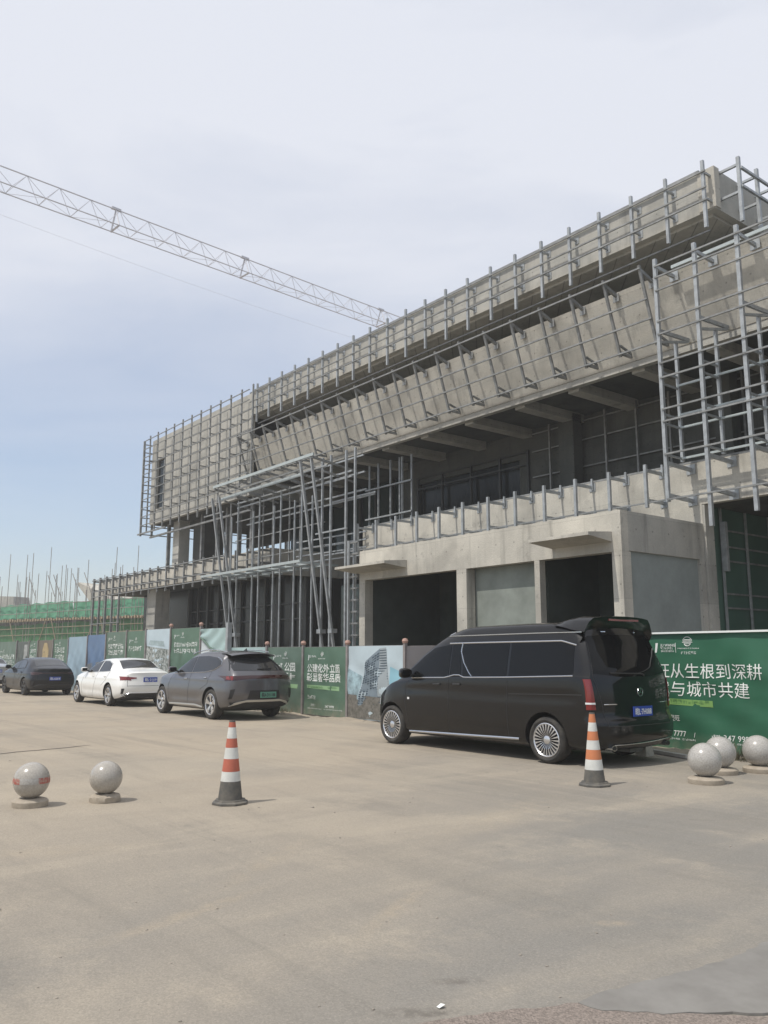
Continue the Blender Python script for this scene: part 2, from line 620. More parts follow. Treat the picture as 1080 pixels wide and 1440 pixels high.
# a narrow tar crack crossing the road on the left
ck = ragged([(-14.7, 3.3), (-14.95, 4.4), (-15.2, 5.35)], 0.03, 0.12, 4)
g = MB()
n = len(ck)
wd = [0.035 * min(1, i / 3, (n - 1 - i) / 3) + 0.006 for i in range(n)]
g.add([(p.x - q, p.y, 0.004) for p, q in zip(ck, wd)] + [(p.x + q, p.y, 0.004) for p, q in zip(ck, wd)], [(i, n + i, n + i + 1, i + 1) for i in range(n - 1)])
tag(g.build('road_crack', mat('tar', (0.13, 0.11, 0.09), 0.9)), kind='structure')

# ------------------------------------------------------------------ the unfinished building
B = thing('concrete_building', 'unfinished two-storey grey concrete building with steel cladding brackets along its parapets', 'building', (-25, 18, 0))


def part(name, m, *boxes, parent=B):
    g = MB()
    for bx in boxes:
        g.box(*bx)
    return g.build(name, m, parent)


XR = 3.0       # right end, out of the picture
# lower parapet, right and left of the entrance
part('lower_parapet', CONC, (-24.55, -10.96, 18.2, 18.4, 4.35, 6.15), (-10.96, XR, 18.2, 18.4, 5.12, 6.15))
part('lower_parapet', CONC, (-51.8, -31.2, 18.2, 18.4, 5.2, 6.1), (-31.4, -31.2, 18.4, 23.0, 5.0, 6.1), (-51.8, -51.6, 18.4, 22.0, 5.2, 6.1))
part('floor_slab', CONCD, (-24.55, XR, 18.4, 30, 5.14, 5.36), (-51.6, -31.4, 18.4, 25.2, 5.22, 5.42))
# ground floor box with three open bays
part('bay_beam', CONC, (-20.4, -10.96, 15.0, 15.25, 3.76, 4.65))
for bx in ((-20.4, -20.12, 15.0, 15.3), (-16.13, -15.76, 15.0, 15.3), (-13.44, -13.28, 15.0, 15.2), (-11.22, -10.96, 15.0, 15.31)):
    part('bay_column', CONC, (*bx, 0, 3.757))
part('side_wall', CONCG, (-11.22, -10.963, 15.25, 18.19, 3.78, 4.647), (-11.22, -10.963, 17.98, 18.19, 0, 3.78))
part('infill_panel', INFILL, (-11.2, -11.03, 15.31, 17.98, 0, 3.78))
part('side_wall', CONCG, (-20.4, -20.2, 15.3, 18.19, 0, 4.647))
part('roof_slab', BAYSHADE, (-20.2, -11.22, 15.25, 18.19, 4.4, 4.64))
part('back_wall', BAYSHADE, (-20.2, -11.2, 18.0, 18.18, 0, 4.4))
part('bay_shade_sheet', BAYSHADE, (-20.19, -20.14, 15.32, 17.98, 0.07, 4.38))  # thin dark sheet added over the side wall's inner face as shade
part('partition_wall', BAYSHADE, (-15.95, -15.8, 15.31, 18.0, 0, 4.4))
part('partition_wall', BAYSHADE, (-13.42, -13.3, 15.3, 18.0, 0, 4.4))
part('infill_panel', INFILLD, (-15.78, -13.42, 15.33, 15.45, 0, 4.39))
part('infill_panel', BAYSHADE, (-13.3, -12.0, 17.2, 17.35, 0, 4.4))
part('ground_floor_slab', BAYSHADE, (-20.2, -11.22, 15.02, 18.0, 0.0, 0.06))
part('ground_floor_slab', CONCD, (-51.5, -20.45, 18.3, 25.2, 0.0, 0.06))
part('ground_floor_slab', CONCD, (-10.95, XR, 18.8, 29.7, 0.0, 0.06))
# small canopies over the bays
for (x0, x1) in ((-20.55, -18.16), (-12.88, -11.2)):
    g = MB()
    g.add([(x0, 14.2, 4.06), (x1, 14.2, 4.06), (x1, 15, 3.98), (x0, 15, 3.98), (x0, 14.2, 4.13), (x1, 14.2, 4.13), (x1, 15, 4.2), (x0, 15, 4.2)],
          [(0, 3, 2, 1), (4, 5, 6, 7), (0, 1, 5, 4), (1, 2, 6, 5), (2, 3, 7, 6), (3, 0, 4, 7)])
    g.build('bay_canopy', CONC, B)
# wall under the overhang on the right, dark green glazing on a steel grid
part('column', CONCG, (-11.25, -10.9, 18.21, 18.56, 0, 5.11))
part('green_glazing', GLASSG, (-11.15, -11.0, 18.57, 29.9, 0, 5.11))
for i, y in enumerate((18.95, 20.1, 21.25, 22.4, 23.6)):
    g = MB().bar((-10.94, y, 0), (-10.94, y, 5.1), 0.05)
    if i == 0:
        g.box(-10.93, -10.8, 18.9, 19.0, 3.55, 4.75)
    g.build('glazing_post', STEEL, B)
for z in (2.68, 3.02, 3.82, 4.17, 4.57):
    MB().bar((-10.955, 18.96, z), (-10.955, 26, z), 0.03, 0.04).build('glazing_rail', STEELD, B)
# columns and end wall of the undercroft beyond
part('column', CONCD, (-7.2, -6.6, 22, 22.6, 0, 5.13))
part('column', CONCD, (-1.2, -0.6, 22, 22.6, 0, 5.13))
part('end_wall', CONCD, (-10.99, XR, 29.7, 29.95, 0, 5.13))

# first floor back wall, glazing strip
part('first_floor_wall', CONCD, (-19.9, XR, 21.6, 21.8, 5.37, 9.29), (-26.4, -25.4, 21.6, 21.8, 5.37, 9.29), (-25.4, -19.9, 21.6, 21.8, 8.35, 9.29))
part('glazing', GLASSD, (-25.4, -19.9, 21.72, 21.78, 5.37, 8.35))
for x in (-25.35, -23.9, -22.3, -20.8, -19.45):
    MB().bar((x, 21.55, 5.37), (x, 21.55, 8.6), 0.08).build('window_mullion', MULL, B)
for z in (8.1, 8.55):
    MB().bar((-25.4, 21.52, z), (-19.4, 21.52, z), 0.06).build('window_rail', MULL, B)
for x in (-18.37, -17.23, -16.08, -14.92, -13.77, -12.62, -11.47, -10.32, -9.17, -8.0):
    MB().bar((x, 21.45, 5.37), (x, 21.45, 9.28), 0.06).build('wall_post', STEELD, B)
for z in (6.2, 6.7, 7.58, 8.47, 9.1):
    MB().bar((-19.2, 21.5, z), (-7.5, 21.5, z), 0.04).build('wall_rail', STEELD, B)
# columns on the first floor
part('column', CONCD, (-17.6, -17.0, 21.0, 21.44, 5.37, 9.29))
part('column', CONCD, (-12.1, -11.6, 21.0, 21.44, 5.37, 9.29))

# leaning upper parapet
def lean_wall(x0, x1):
    g = MB()
    pr = [(17.95, 11.1), (18.5, 9.3), (18.72, 9.3), (18.17, 11.1)]
    g.add([(x0, y, z) for y, z in pr] + [(x1, y, z) for y, z in pr], [(0, 1, 2, 3)[::-1], (4, 5, 6, 7), (0, 4, 5, 1)[::-1], (1, 5, 6, 2)[::-1], (2, 6, 7, 3)[::-1], (3, 7, 4, 0)[::-1]])
    return g


lean_wall(-32.75, XR).build('leaning_parapet', CONC, B)
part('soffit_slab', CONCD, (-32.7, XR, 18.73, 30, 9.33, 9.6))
for x in (-30.6, -28.4, -26.2, -23.9, -21.7, -19.45, -17.2, -15.1, -12.9, -10.7, -8.5):
    MB().box(x - 0.2, x + 0.2, 18.75, 21.58, 9.05, 9.325).build('soffit_beam', CONCG, B)
part('edge_beam', CONCG, (-32.7, XR, 18.52, 18.72, 9.12, 9.295))
# recessed top storey and the roof
part('top_floor_wall', INFILLD, (-32.7, -10.2, 20.4, 20.6, 9.61, 12.2))
for i in range(20):
    x = -31.9 + i * 1.1
    MB().bar((x, 20.34, 9.61), (x, 20.34, 12.2), 0.09).build('top_floor_post', STEELD, B)
part('roof_parapet', CONCG, (-32.8, -9.96, 18.0, 18.2, 12.27, 13.33), (-10.16, -9.96, 18.2, 27.0, 12.27, 13.33))
part('roof_soffit', CONCG, (-32.8, -10.17, 18.21, 27.0, 12.2, 12.45))
part('corner_pier', CONC, (-10.38, -9.93, 17.97, 18.2, 12.3, 13.36))

# left block over the open terrace, with a tall slot near its corner
part('block_wall', CONCG, (-43.95, -43.25, 18.0, 18.2, 8.6, 13.33), (-42.3, -32.8, 18.0, 18.2, 8.6, 13.33), (-43.25, -42.3, 18.0, 18.2, 12.1, 13.33), (-43.25, -42.3, 18.0, 18.2, 8.6, 9.4))
part('side_wall', CONCG, (-43.95, -43.8, 18.2, 24.5, 8.6, 13.33))
part('side_wall', CONCG, (-33.0, -32.8, 18.2, 24.5, 8.6, 9.6))
part('back_wall', CONCG, (-43.8, -32.8, 24.3, 24.5, 8.6, 13.33))
part('block_soffit', CONCD, (-43.79, -33.01, 18.21, 24.3, 8.62, 8.85))
part('block_roof', CONCD, (-43.79, -33.01, 18.21, 24.3, 12.9, 13.1))
part('slot_glazing', GLASSD, (-43.25, -42.3, 18.12, 18.16, 9.4, 12.1))
part('column', CONCG, (-42.1, -41.35, 18.6, 19.2, 5.43, 8.61))
part('edge_beam', CONCD, (-43.75, -33.1, 23.9, 24.25, 7.75, 8.615))
part('column', CONCD, (-40.9, -39.6, 19.2, 20.3, 5.43, 8.61))
for x in (-43.0, -38.9, -37.2, -36.2, -35.0, -33.8):
    MB().bar((x, 18.75, 5.43), (x, 18.75, 8.6), 0.16).build('terrace_post', STEELD, B)
for x in (-42.5, -40.4, -38.2, -36.2, -34.2):
    MB().bar((x, 24.6, 5.43), (x, 24.6, 8.6), 0.14).build('terrace_post', STEELD, B)
for z in (6.25, 6.65):
    MB().bar((-43.5, 24.65, z), (-33, 24.65, z), 0.05).build('terrace_rail', STEELD, B)
part('back_wall', CONCD, (-35.5, -26.4, 24.9, 25.1, 5.43, 9.32))
# ground floor glazing on the left
part('column', CONCG, (-45.7, -44.5, 18.8, 19.6, 0, 5.2))
part('glazing', GLASSD, (-50.3, -31.3, 20.5, 20.56, 0, 5.2))
for i, x in enumerate((-43.6, -42.5, -41.3, -40.1, -38.9, -37.7, -36.5, -35.3, -34.1, -32.9, -31.7)):
    MB().bar((x, 20.42, 0), (x, 20.42, 5.2), 0.12 if i % 2 else 0.2).build('window_mullion', MULL, B)
for z in (3.2, 3.9):
    MB().bar((-43.8, 20.44, z), (-31.3, 20.44, z), 0.06).build('window_rail', MULL, B)
# double-height entrance recess
part('entrance_glazing', GLASST, (-37.5, -24.5, 23.1, 23.2, 0, 9.3))
part('back_wall', CONCD, (-51.5, -31.5, 25.21, 25.4, 0, 5.2))
part('entrance_glazing', GLASST, (-27.6, -24.9, 19.4, 19.46, 0, 4.3))
for x in (-33.6, -32.4, -31.2, -30.0, -28.8, -27.6, -26.3, -25.0):
    MB().bar((x, 23.0, 0), (x, 23.0, 9.3), 0.14).build('window_mullion', MULL, B)
part('entrance_wall', CONCD, (-24.9, -24.56, 18.41, 22.6, 0, 5.13))

# --- steel brackets that will carry the cladding
def rnd_bar(p0, p1, a, m, nm):
    return MB().bar(p0, p1, a).build(nm, m, B)


for k in range(22):                                     # roof parapet
    x = -10.09 - 1.035 * k
    g = MB().bar((x, 17.74, 11.72), (x, 17.74, 13.47), 0.075)
    for z in (12.45, 13.12):
        g.bar((x + 0.05, 17.74, z), (x + 0.05, 18.0, z), 0.05)
        g.box(x + 0.0, x + 0.14, 17.985, 17.998, z - 0.1, z + 0.1)
    g.build('parapet_post', STEEL, B)
for z in (12.41, 12.74, 13.16):
    rnd_bar((-32.4, 17.69, z), (-10.0, 17.69, z), 0.04, STEELD, 'parapet_rail')
rnd_bar((-32.6, 17.93, 13.36), (-10.3, 17.93, 13.36), 0.05, STEELD, 'parapet_rail')
rnd_bar((-32.6, 18.25, 11.9), (-10.3, 18.25, 11.9), 0.04, STEELD, 'parapet_rail')

for k in range(20):                                     # leaning parapet
    x = -11.8 - 1.113 * k
    g = MB().bar((x, 17.40, 11.30), (x, 18.02, 9.32), 0.065)
    g.bar((x, 17.42, 11.18), (x, 18.0, 11.0), 0.07, 0.09)
    g.box(x - 0.09, x + 0.09, 17.93, 17.948, 10.84, 11.06)
    g.bar((x + 0.02, 18.0, 9.42), (x + 0.02, 18.47, 9.42), 0.06, 0.08)
    g.bar((x + 0.03, 17.98, 9.62), (x + 0.03, 18.45, 9.5), 0.05)
    g.build('leaning_post', STEELD, B)
def lean_y(z):
    return 17.40 + (11.30 - z) * 0.62 / 1.98


for z in (11.2, 10.45, 9.97, 9.38):
    rnd_bar((-33.0, lean_y(z) - 0.05, z), (-11.75, lean_y(z) - 0.05, z), 0.042, STEELD, 'leaning_rail')

for k in range(12):                                     # lower parapet, right
    x = -11.99 - 1.085 * k
    g = MB().bar((x, 17.5, 5.1), (x, 17.5, 6.17), 0.075)
    for z in (6.02, 5.28):
        g.bar((x + 0.02, 17.5, z), (x + 0.02, 18.2, z), 0.06, 0.075)
        g.box(x - 0.08, x + 0.12, 18.183, 18.197, z - 0.11, z + 0.11)
    g.bar((x + 0.05, 18.14, 5.95), (x + 0.05, 18.14, 6.25), 0.05)
    g.build('lower_post', STEEL, B)
rnd_bar((-24.3, 17.52, 5.22), (-11.3, 17.52, 5.22), 0.035, STEELD, 'lower_rail')
rnd_bar((-24.55, 18.26, 6.19), (XR, 18.26, 6.19), 0.05, STEELD, 'lower_rail')

for k in range(16):                                     # lower parapet, left
    x = -35.25 - 1.05 * k
    low = 4.78 if k < 11 else (0.0 if k in (11, 13, 14, 15) else 2.0)
    g = MB().bar((x, 17.6, low), (x, 17.6, 6.12), 0.075 if k < 11 else 0.11)
    for z in (5.95, 5.4):
        g.bar((x + 0.02, 17.6, z), (x + 0.02, 18.2, z), 0.07, 0.09)
        g.box(x - 0.1, x + 0.14, 18.18, 18.197, z - 0.12, z + 0.12)
    g.build('lower_post', STEELD, B)
for z in (6.0, 5.32, 5.0):
    rnd_bar((-51.2, 17.55, z), (-34.0, 17.55, z), 0.045, STEELD, 'lower_rail')
for z in (3.4, 2.6):
    rnd_bar((-51.2, 17.55, z), (-46.5, 17.55, z), 0.045, STEELD, 'lower_rail')
for k in range(4):
    x = -34.2 + 1.05 * k
    g = MB().bar((x, 17.6, 4.9), (x, 17.6, 6.12), 0.07)
    for z in (5.95, 5.4):
        g.bar((x + 0.02, 17.6, z), (x + 0.02, 18.2, z), 0.07, 0.09)
    g.build('lower_post', STEELD, B)

for k in range(12):                                     # left block grid
    x = -43.5 + 1.04 * k
    g = MB().bar((x, 17.66, 8.15 if k < 9 else 8.9), (x, 17.66, 13.5), 0.075, 0.06)
    for z in (9.3, 10.7, 12.1):
        g.bar((x, 17.66, z), (x, 18.0, z), 0.05)
    g.build('block_post', STEELD, B)
for i in range(11):
    z = 8.55 + 0.475 * i
    rnd_bar((-44.2, 17.6, z), (-32.3, 17.6, z), 0.036, STEELD, 'block_rail')
for y in (17.66, 18.3):                                 # cladding frame round the far corner
    MB().bar((-44.3, y, 8.0), (-44.3, y, 13.35), 0.1).build('block_post', STEELD, B)
for i in range(12):
    z = 8.1 + 0.46 * i
    MB().bar((-44.3, 17.66, z), (-44.3, 24.4, z), 0.05).build('block_rail', STEELD, B)
rnd_bar((-44.7, 17.66, 8.12), (-41.0, 17.66, 8.12), 0.07, STEELD, 'block_rail')
rnd_bar((-44.5, 18.3, 8.0), (-33.0, 18.3, 8.02), 0.09, STEELD, 'block_rail')
rnd_bar((-36.5, 17.66, 8.05), (-34.5, 17.66, 8.05), 0.06, STEELD, 'block_rail')
for (x, y) in ((-9.45, 18.25), (-9.45, 19.1), (-9.45, 19.95), (-9.45, 20.8), (-9.45, 21.65)):   # return of the roof parapet
    g = MB().bar((x, y, 11.78), (x, y, 13.45), 0.08)
    for z in (12.55, 13.26):
        g.bar((x, y, z), (-9.96, y, z), 0.06)
    g.build('parapet_post', STEEL, B)
for z in (12.68, 13.16):
    rnd_bar((-9.4, 18.25, z), (-9.4, 27, z), 0.06, STEEL, 'parapet_rail')

# ------------------------------------------------------------------ tall cladding frame at the right
F = thing('steel_cladding_frame', 'tall galvanised steel ladder frame standing out from both parapets at the right', 'steel frame', (-9.5, 17.2, 4.4))
for k, zb in enumerate((5.1, 4.4, 4.6, 4.5, 4.6, 4.6)):
    x = -11.2 + 1.063 * k
    g = MB().bar((x, 17.2, zb), (x, 17.2, 11.16), 0.085)
    for (z, y) in ((10.95, 17.98), (6.02, 18.2), (5.25, 18.2)):
        g.bar((x + 0.02, 17.2, z), (x + 0.02, y, z - 0.03), 0.06, 0.09)
        g.box(x - 0.1, x + 0.14, y - 0.022, y - 0.006, z - 0.14, z + 0.1)
    g.bar((x + 0.02, 17.2, 9.3), (x + 0.02, 18.45, 9.36), 0.06, 0.09)
    g.bar((x + 0.02, 17.2, 9.02), (x + 0.02, 18.4, 9.3), 0.05, 0.06)
    g.build('frame_post', STEEL, F)
    g = MB().bar((x, 17.9, 6.15), (x, 17.9, 9.2), 0.075)
    for z in (8.27, 7.98, 7.22, 6.99, 6.23):
        g.bar((x, 17.2, z), (x, 17.9, z), 0.045)
    g.build('inner_post', STEEL, F)
for z in (10.95, 10.66, 10.32, 9.53, 9.2, 8.47, 8.11, 7.33, 7.03, 6.23, 5.15):
    MB().bar((-11.2, 17.15, z), (-5.8, 17.15, z), 0.04).build('frame_rail', STEELD, F)
for z in (8.05, 7.31, 6.99, 6.23):
    MB().bar((-11.2, 17.86, z), (-5.8, 17.86, z), 0.05).build('inner_rail', STEELP, F)
for y in (17.75, 18.05):
    MB().bar((-11.1, y, 11.08), (-5.8, y, 11.13), 0.05, 0.08).build('top_rail', STEELP, F)

# ------------------------------------------------------------------ entrance frame
E_ = thing('steel_entrance_frame', 'two-tier galvanised steel entrance canopy frame with leaning corner posts', 'steel frame', (-29, 17.3, 0))
for x in (-33.1, -32.45, -25.98, -25.25):
    g = MB().bar((x, 16.35, 8.7 if x > -32 else 8.3), (x, 17.72, 0.0), 0.085)
    g.box(x - 0.12, x + 0.12, 17.25, 17.5, 2.35, 2.5)
    g.build('leaning_post', STEEL, E_)
for i, x in enumerate((-33.2, -32.62, -31.26, -30.74, -29.55, -29.02, -27.97, -27.45, -26.7)):
    MB().bar((x, 17.4, 0), (x, 17.4, 8.15 if i % 2 else 7.6), 0.058).build('upright_post', STEEL, E_)
for x in (-26.04, -25.47, -24.5, -23.94):
    MB().bar((x, 17.4, 0), (x, 17.4, 8.95), 0.075).build('upright_post', STEEL, E_)
for x in (-25.87, -25.3, -24.55, -24.0, -23.85, -23.3):
    MB().bar((x, 19.5, 5.37), (x, 19.5, 8.9), 0.06).build('terrace_post', STEEL, E_)
MB().bar((-32.9, 16.3, 8.75), (-25.0, 16.3, 8.75), 0.06, 0.11).build('fascia_beam', STEELP, E_)
MB().bar((-33.0, 16.75, 8.3), (-26.4, 16.75, 8.3), 0.06, 0.11).build('fascia_beam', STEELP, E_)
for (y, z, x1) in ((17.1, 8.5, -25.3), (17.45, 8.15, -24.2), (17.45, 7.95, -24.2), (18.1, 8.2, -25.0), (18.1, 7.55, -24.2), (17.95, 7.25, -23.5)):
    MB().bar((-32.8, y, z), (x1, y, z), 0.06).build('canopy_rail', STEEL, E_)
for k in range(8):
    x = -32.8 + k * 1.1
    MB().bar((x, 16.3, 8.66), (x, 18.2, 8.4), 0.06, 0.08).build('canopy_rafter', STEELD, E_)
    MB().bar((x, 16.8, 8.2), (x, 18.2, 7.95), 0.05, 0.06).build('canopy_rafter', STEELD, E_)
for (z, x0, x1, y) in ((8.6, -26.1, -23.5, 17.45), (8.0, -26.1, -23.5, 17.5), (7.3, -26.1, -23.4, 17.9), (6.75, -26.0, -23.2, 19.4), (7.9, -26, -23.2, 19.4), (6.05, -26.3, -24.3, 17.3), (5.6, -26.3, -24.3, 17.6), (5.25, -26.3, -24.3, 17.6)):
    MB().bar((x0, y, z), (x1, y, z), 0.055).build('cross_rail', STEEL, E_)
# lower canopy: a flat grid of beams with thin boards
for (y, z) in ((16.5, 4.97), (17.1, 4.95), (17.85, 4.93)):
    MB().bar((-34.2, y, z), (-26.1, y, z), 0.06, 0.10 if y < 17 else 0.07).build('fascia_beam', STEELP, E_)
for k in range(9):
    x = -34.2 + k * 1.01
    MB().bar((x, 16.5, 4.92), (x, 18.2, 4.90), 0.06, 0.08).build('canopy_rafter', STEELP, E_)
for x in (-33.6, -32.9, -31.6, -30.7, -29.9, -28.6, -27.8):
    MB().bar((x, 17.55, 5.0), (x, 17.55, 8.3), 0.05).build('upright_post', STEELD, E_)
for (z, y) in ((5.6, 17.5), (6.5, 17.5), (7.35, 17.5), (8.45, 16.6), (8.6, 16.9)):
    MB().bar((-33.0, y, z), (-26.0, y, z), 0.04).build('cross_rail', STEELD, E_)
for i in range(4):
    z = 5.1 + i * 0.28
    MB().bar((-28.1, 17.6, z), (-24.2, 18.1, z + 0.05), 0.05).build('cross_rail', STEEL, E_)
# ladder of brackets on the pier beside the bays
Lp = thing('bracket_ladder', 'narrow steel ladder of brackets beside the leftmost open bay', 'steel frame', (-20.6, 14.9, 0))
for y in (14.85, 15.05):
    MB().bar((-20.75, y, 0), (-20.75, y, 5.0), 0.06).build('rail', STEEL, Lp)
for i in range(14):
    MB().bar((-20.85, 14.95, 0.4 + 0.35 * i), (-20.4, 14.95, 0.4 + 0.35 * i), 0.05).build('bracket', STEELD, Lp)

# ------------------------------------------------------------------ scaffolded building far left
SB = thing('scaffolded_building', 'low concrete building far left hidden behind green safety nets', 'building', (-78, 27, 0))


def sp(s, d=0.0, z=0.0):
    return (-69.43 - 0.934 * s + 0.358 * -d, 28 - 0.358 * s + 0.934 * d, z)


def sprism(pts, s_is=True, d0=0.0, d1=2.0):
    """outline in (s, z) given depth d0..d1 along the normal of the scaffold's plane"""
    g = MB()
    n = len(pts)
    g.add([sp(s, d0, z) for s, z in pts] + [sp(s, d1, z) for s, z in pts], [tuple(range(n)), tuple(range(2 * n - 1, n - 1, -1))] + [(i, n + i, n + (i + 1) % n, (i + 1) % n) for i in range(n)])
    return g


sprism([(-3, 0), (26, 0), (26, 5.6), (-3, 6.0)], d0=1.6, d1=9).build('wall', CONCD, SB)
sprism([(4.6, 6.3), (10.2, 8.3), (10.3, 8.1), (8.6, 6.6), (8.6, 6.2), (4.6, 6.1)], d0=1.7, d1=7).build('raised_eave', CONC, SB)
sprism([(-1, 6.1), (4.55, 6.2), (4.55, 7.3), (-1, 7.5)], d0=4, d1=7).build('roof_parapet', CONC, SB)
sprism([(19.2, 6.0), (23.5, 6.0), (23.5, 7.5), (19.6, 7.3)], d0=1.7, d1=3.5).build('raised_eave', CONCG, SB)
SC = thing('scaffold', 'tube scaffold hung with green safety nets, bare poles rising above it', 'scaffold', (-78, 25, 0))
NETP = mat('pale_green_net', (0.13, 0.34, 0.225), 0.8, vscale=1.5, col2=(0.085, 0.27, 0.16), detail=6)
NETD = mat('dark_green_net', (0.06, 0.20, 0.085), 0.8, vscale=1.2, col2=(0.055, 0.125, 0.055), detail=7)


def net(s0, s1, z0, z1, m, seed, d=0.05):
    rnd = random.Random(seed)
    rows = []
    n = int((s1 - s0) * 4)
    for k in range(7):
        r = []
        for i in range(n + 1):
            s = s0 + (s1 - s0) * i / n
            z = z0 + (z1 - z0) * k / 6 + (0.05 * math.sin(s * 3.3) if k == 6 else 0) - 0.02 * (s - s0)
            r.append(sp(s, d + 0.06 * math.sin(s * 5 + k) + rnd.uniform(-.03, .03), z))
        rows.append(r)
    return MB().grid(rows)


net(-0.4, 8.5, 4.95, 6.5, NETP, 1).build('safety_net', NETP, SC)
net(8.6, 27, 4.9, 6.45, NETP, 2).build('safety_net', NETP, SC)
net(-0.6, 27, 0.3, 4.75, NETD, 3, 0.5).build('safety_net', NETD, SC)
rnd = random.Random(11)
BAM = mat('weathered_scaffold_tube', (0.30, 0.25, 0.17), 0.7, var=0.4, vscale=1.0)
TUBE = mat('rusty_scaffold_tube', (0.27, 0.25, 0.23), 0.7, var=0.4, vscale=1.0)
for i in range(66):
    s = -1.2 + i * 0.41 + rnd.uniform(-.2, .2)
    top = 8.3 + rnd.uniform(-0.9, 1.5) + (1.7 if rnd.random() < 0.12 else 0)
    if s < 4:
        top -= 0.2
    lean = rnd.uniform(-.08, .08)
    d = rnd.choice((-0.15, -0.12, 1.2, 1.25))
    MB().tube([sp(s, d, 0), sp(s + lean, d, top)], 0.03, 5).build('scaffold_pole', TUBE, SC)
for z in (2.2, 2.9, 3.6, 4.2, 4.85, 5.6, 6.35):
    MB().tube([sp(-1.5, -0.2, z + 0.05), sp(26, -0.2, z - 0.3)], 0.034, 5).build('ledger', BAM if z < 5 else TUBE, SC)
for (s, k) in ((3.5, 1), (6.5, -1), (10.0, 1), (13.0, -1), (16, 1)):
    MB().tube([sp(s, -0.26, 2.0), sp(s + k * 1.2, -0.26, 5.0)], 0.045, 5).build('brace', BAM, SC)
for s in (7.6, 9.2, 11.9, 12.7, 15.5):
    MB().tube([sp(s, 1.2, 7.0), sp(s + 1.2, 1.2, 9.1)], 0.035, 5).build('brace', TUBE, SC)
g = MB()
for i in range(70):
    s = -0.5 + i * 0.37
    a, b_ = sp(s, -0.32, 4.72), sp(s + 0.16, -0.32, 4.72)
    c, d = sp(s + 0.16, 0.3, 4.72), sp(s, 0.3, 4.72)
    zt = 0.14 + 0.05 * (i % 3)
    g.add([a, b_, c, d] + [(p[0], p[1], p[2] + zt) for p in (a, b_, c, d)], [(0, 1, 2, 3), (7, 6, 5, 4), (0, 4, 5, 1), (1, 5, 6, 2), (2, 6, 7, 3), (3, 7, 4, 0)])
g.build('joist_ends', mat('raw_timber', (0.33, 0.26, 0.18), 0.8), SC)
# ------------------------------------------------------------------ tower crane
K = thing('tower_crane', 'pale lattice jib of a tower crane reaching across the sky behind the building', 'crane', (-64.4, 106, 0))
P0 = Vector((-55.25, 11.38, 32.36))
U = Vector((-.092, .996, 0)).normalized()
S = Vector((U.y, -U.x, 0))
CR = mat('hazed_crane_tone', (0.50, 0.50, 0.54), 0.6)  # colour lightened so the crane carries distance haze


def jp(t, s, z):
    return P0 + U * t + S * s + Vector((0, 0, z))


T0, T1 = -28.0, 100.0
MB().tube([jp(T0, 0, .75), jp(T1, 0, .75)], 0.045, 6).build('top_chord', CR, K)
for s in (-0.62, 0.62):
    MB().tube([jp(T0, s, -.7), jp(T1, s, -.7)], 0.042, 6).build('bottom_chord', CR, K)
g = MB()
t = T0
i = 0
while t < T1 - 1:
    for s in (-0.62, 0.62):
        g.tube([jp(t, s, -.7), jp(t + 1.1, 0, .75)], 0.02, 4)
        g.tube([jp(t + 1.1, 0, .75), jp(t + 2.2, s, -.7)], 0.02, 4)
    g.tube([jp(t, -.62, -.7), jp(t, .62, -.7)], 0.02, 4)
    sg = 1 if i % 2 else -1
    g.tube([jp(t, -.62 * sg, -.7), jp(t + 2.2, .62 * sg, -.7)], 0.016, 4)
    t += 2.2
    i += 1
g.build('lattice', CR, K)
for t in (-9, 8, 19, 34, 47, 60):
    g = MB()
    g.tube([jp(t, 0, .75), jp(t, .62, -.7)], .06, 4)
    g.tube([jp(t, 0, .75), jp(t, -.62, -.7)], .06, 4)
    g.tube([jp(t, -.62, -.72), jp(t, .62, -.72)], .09, 4)
    g.bar(jp(t - .35, 0, .78), jp(t + .35, 0, .78), .2, .16)
    g.build('joint_frame', CR, K)
g = MB()
g.tube([jp(-12 + i * 4, 0.2, -2.2 - 0.9 * math.sin(math.pi * min(1, i / 16))) for i in range(17)], 0.008, 4)
g.build('rope', CR, K)
g = MB()
mc = P0 + U * 95
for a in (-.9, .9):
    for b in (-.9, .9):
        g.bar((mc.x + a, mc.y + b, 0), (mc.x + a, mc.y + b, 31), .18)
for i in range(15):
    z = i * 2.05
    for q in (-.9, .9):
        sg = 1 if i % 2 else -1
        g.bar((mc.x - .9 * sg, mc.y + q, z), (mc.x + .9 * sg, mc.y + q, z + 2.05), .09)
        g.bar((mc.x + q, mc.y - .9 * sg, z), (mc.x + q, mc.y + .9 * sg, z + 2.05), .09)
g.build('mast', CR, K)
MB().box(mc.x + 1.0, mc.x + 2.6, mc.y - 1, mc.y + 1, 28.5, 31).build('cab', CR, K)

# ------------------------------------------------------------------ site hoarding: one printed panel after another
POSTM = mat('fence_post_steel', (0.30, 0.27, 0.26), 0.6, 0.2, var=0.3, vscale=6)
CAPM = mat('wooden_post_cap', (0.40, 0.25, 0.20), 0.7)
STRIPE = mat('light_green_print', (0.22, 0.40, 0.12), 0.6)
STRIPET = mat('dark_green_print', (0.09, 0.22, 0.08), 0.6)


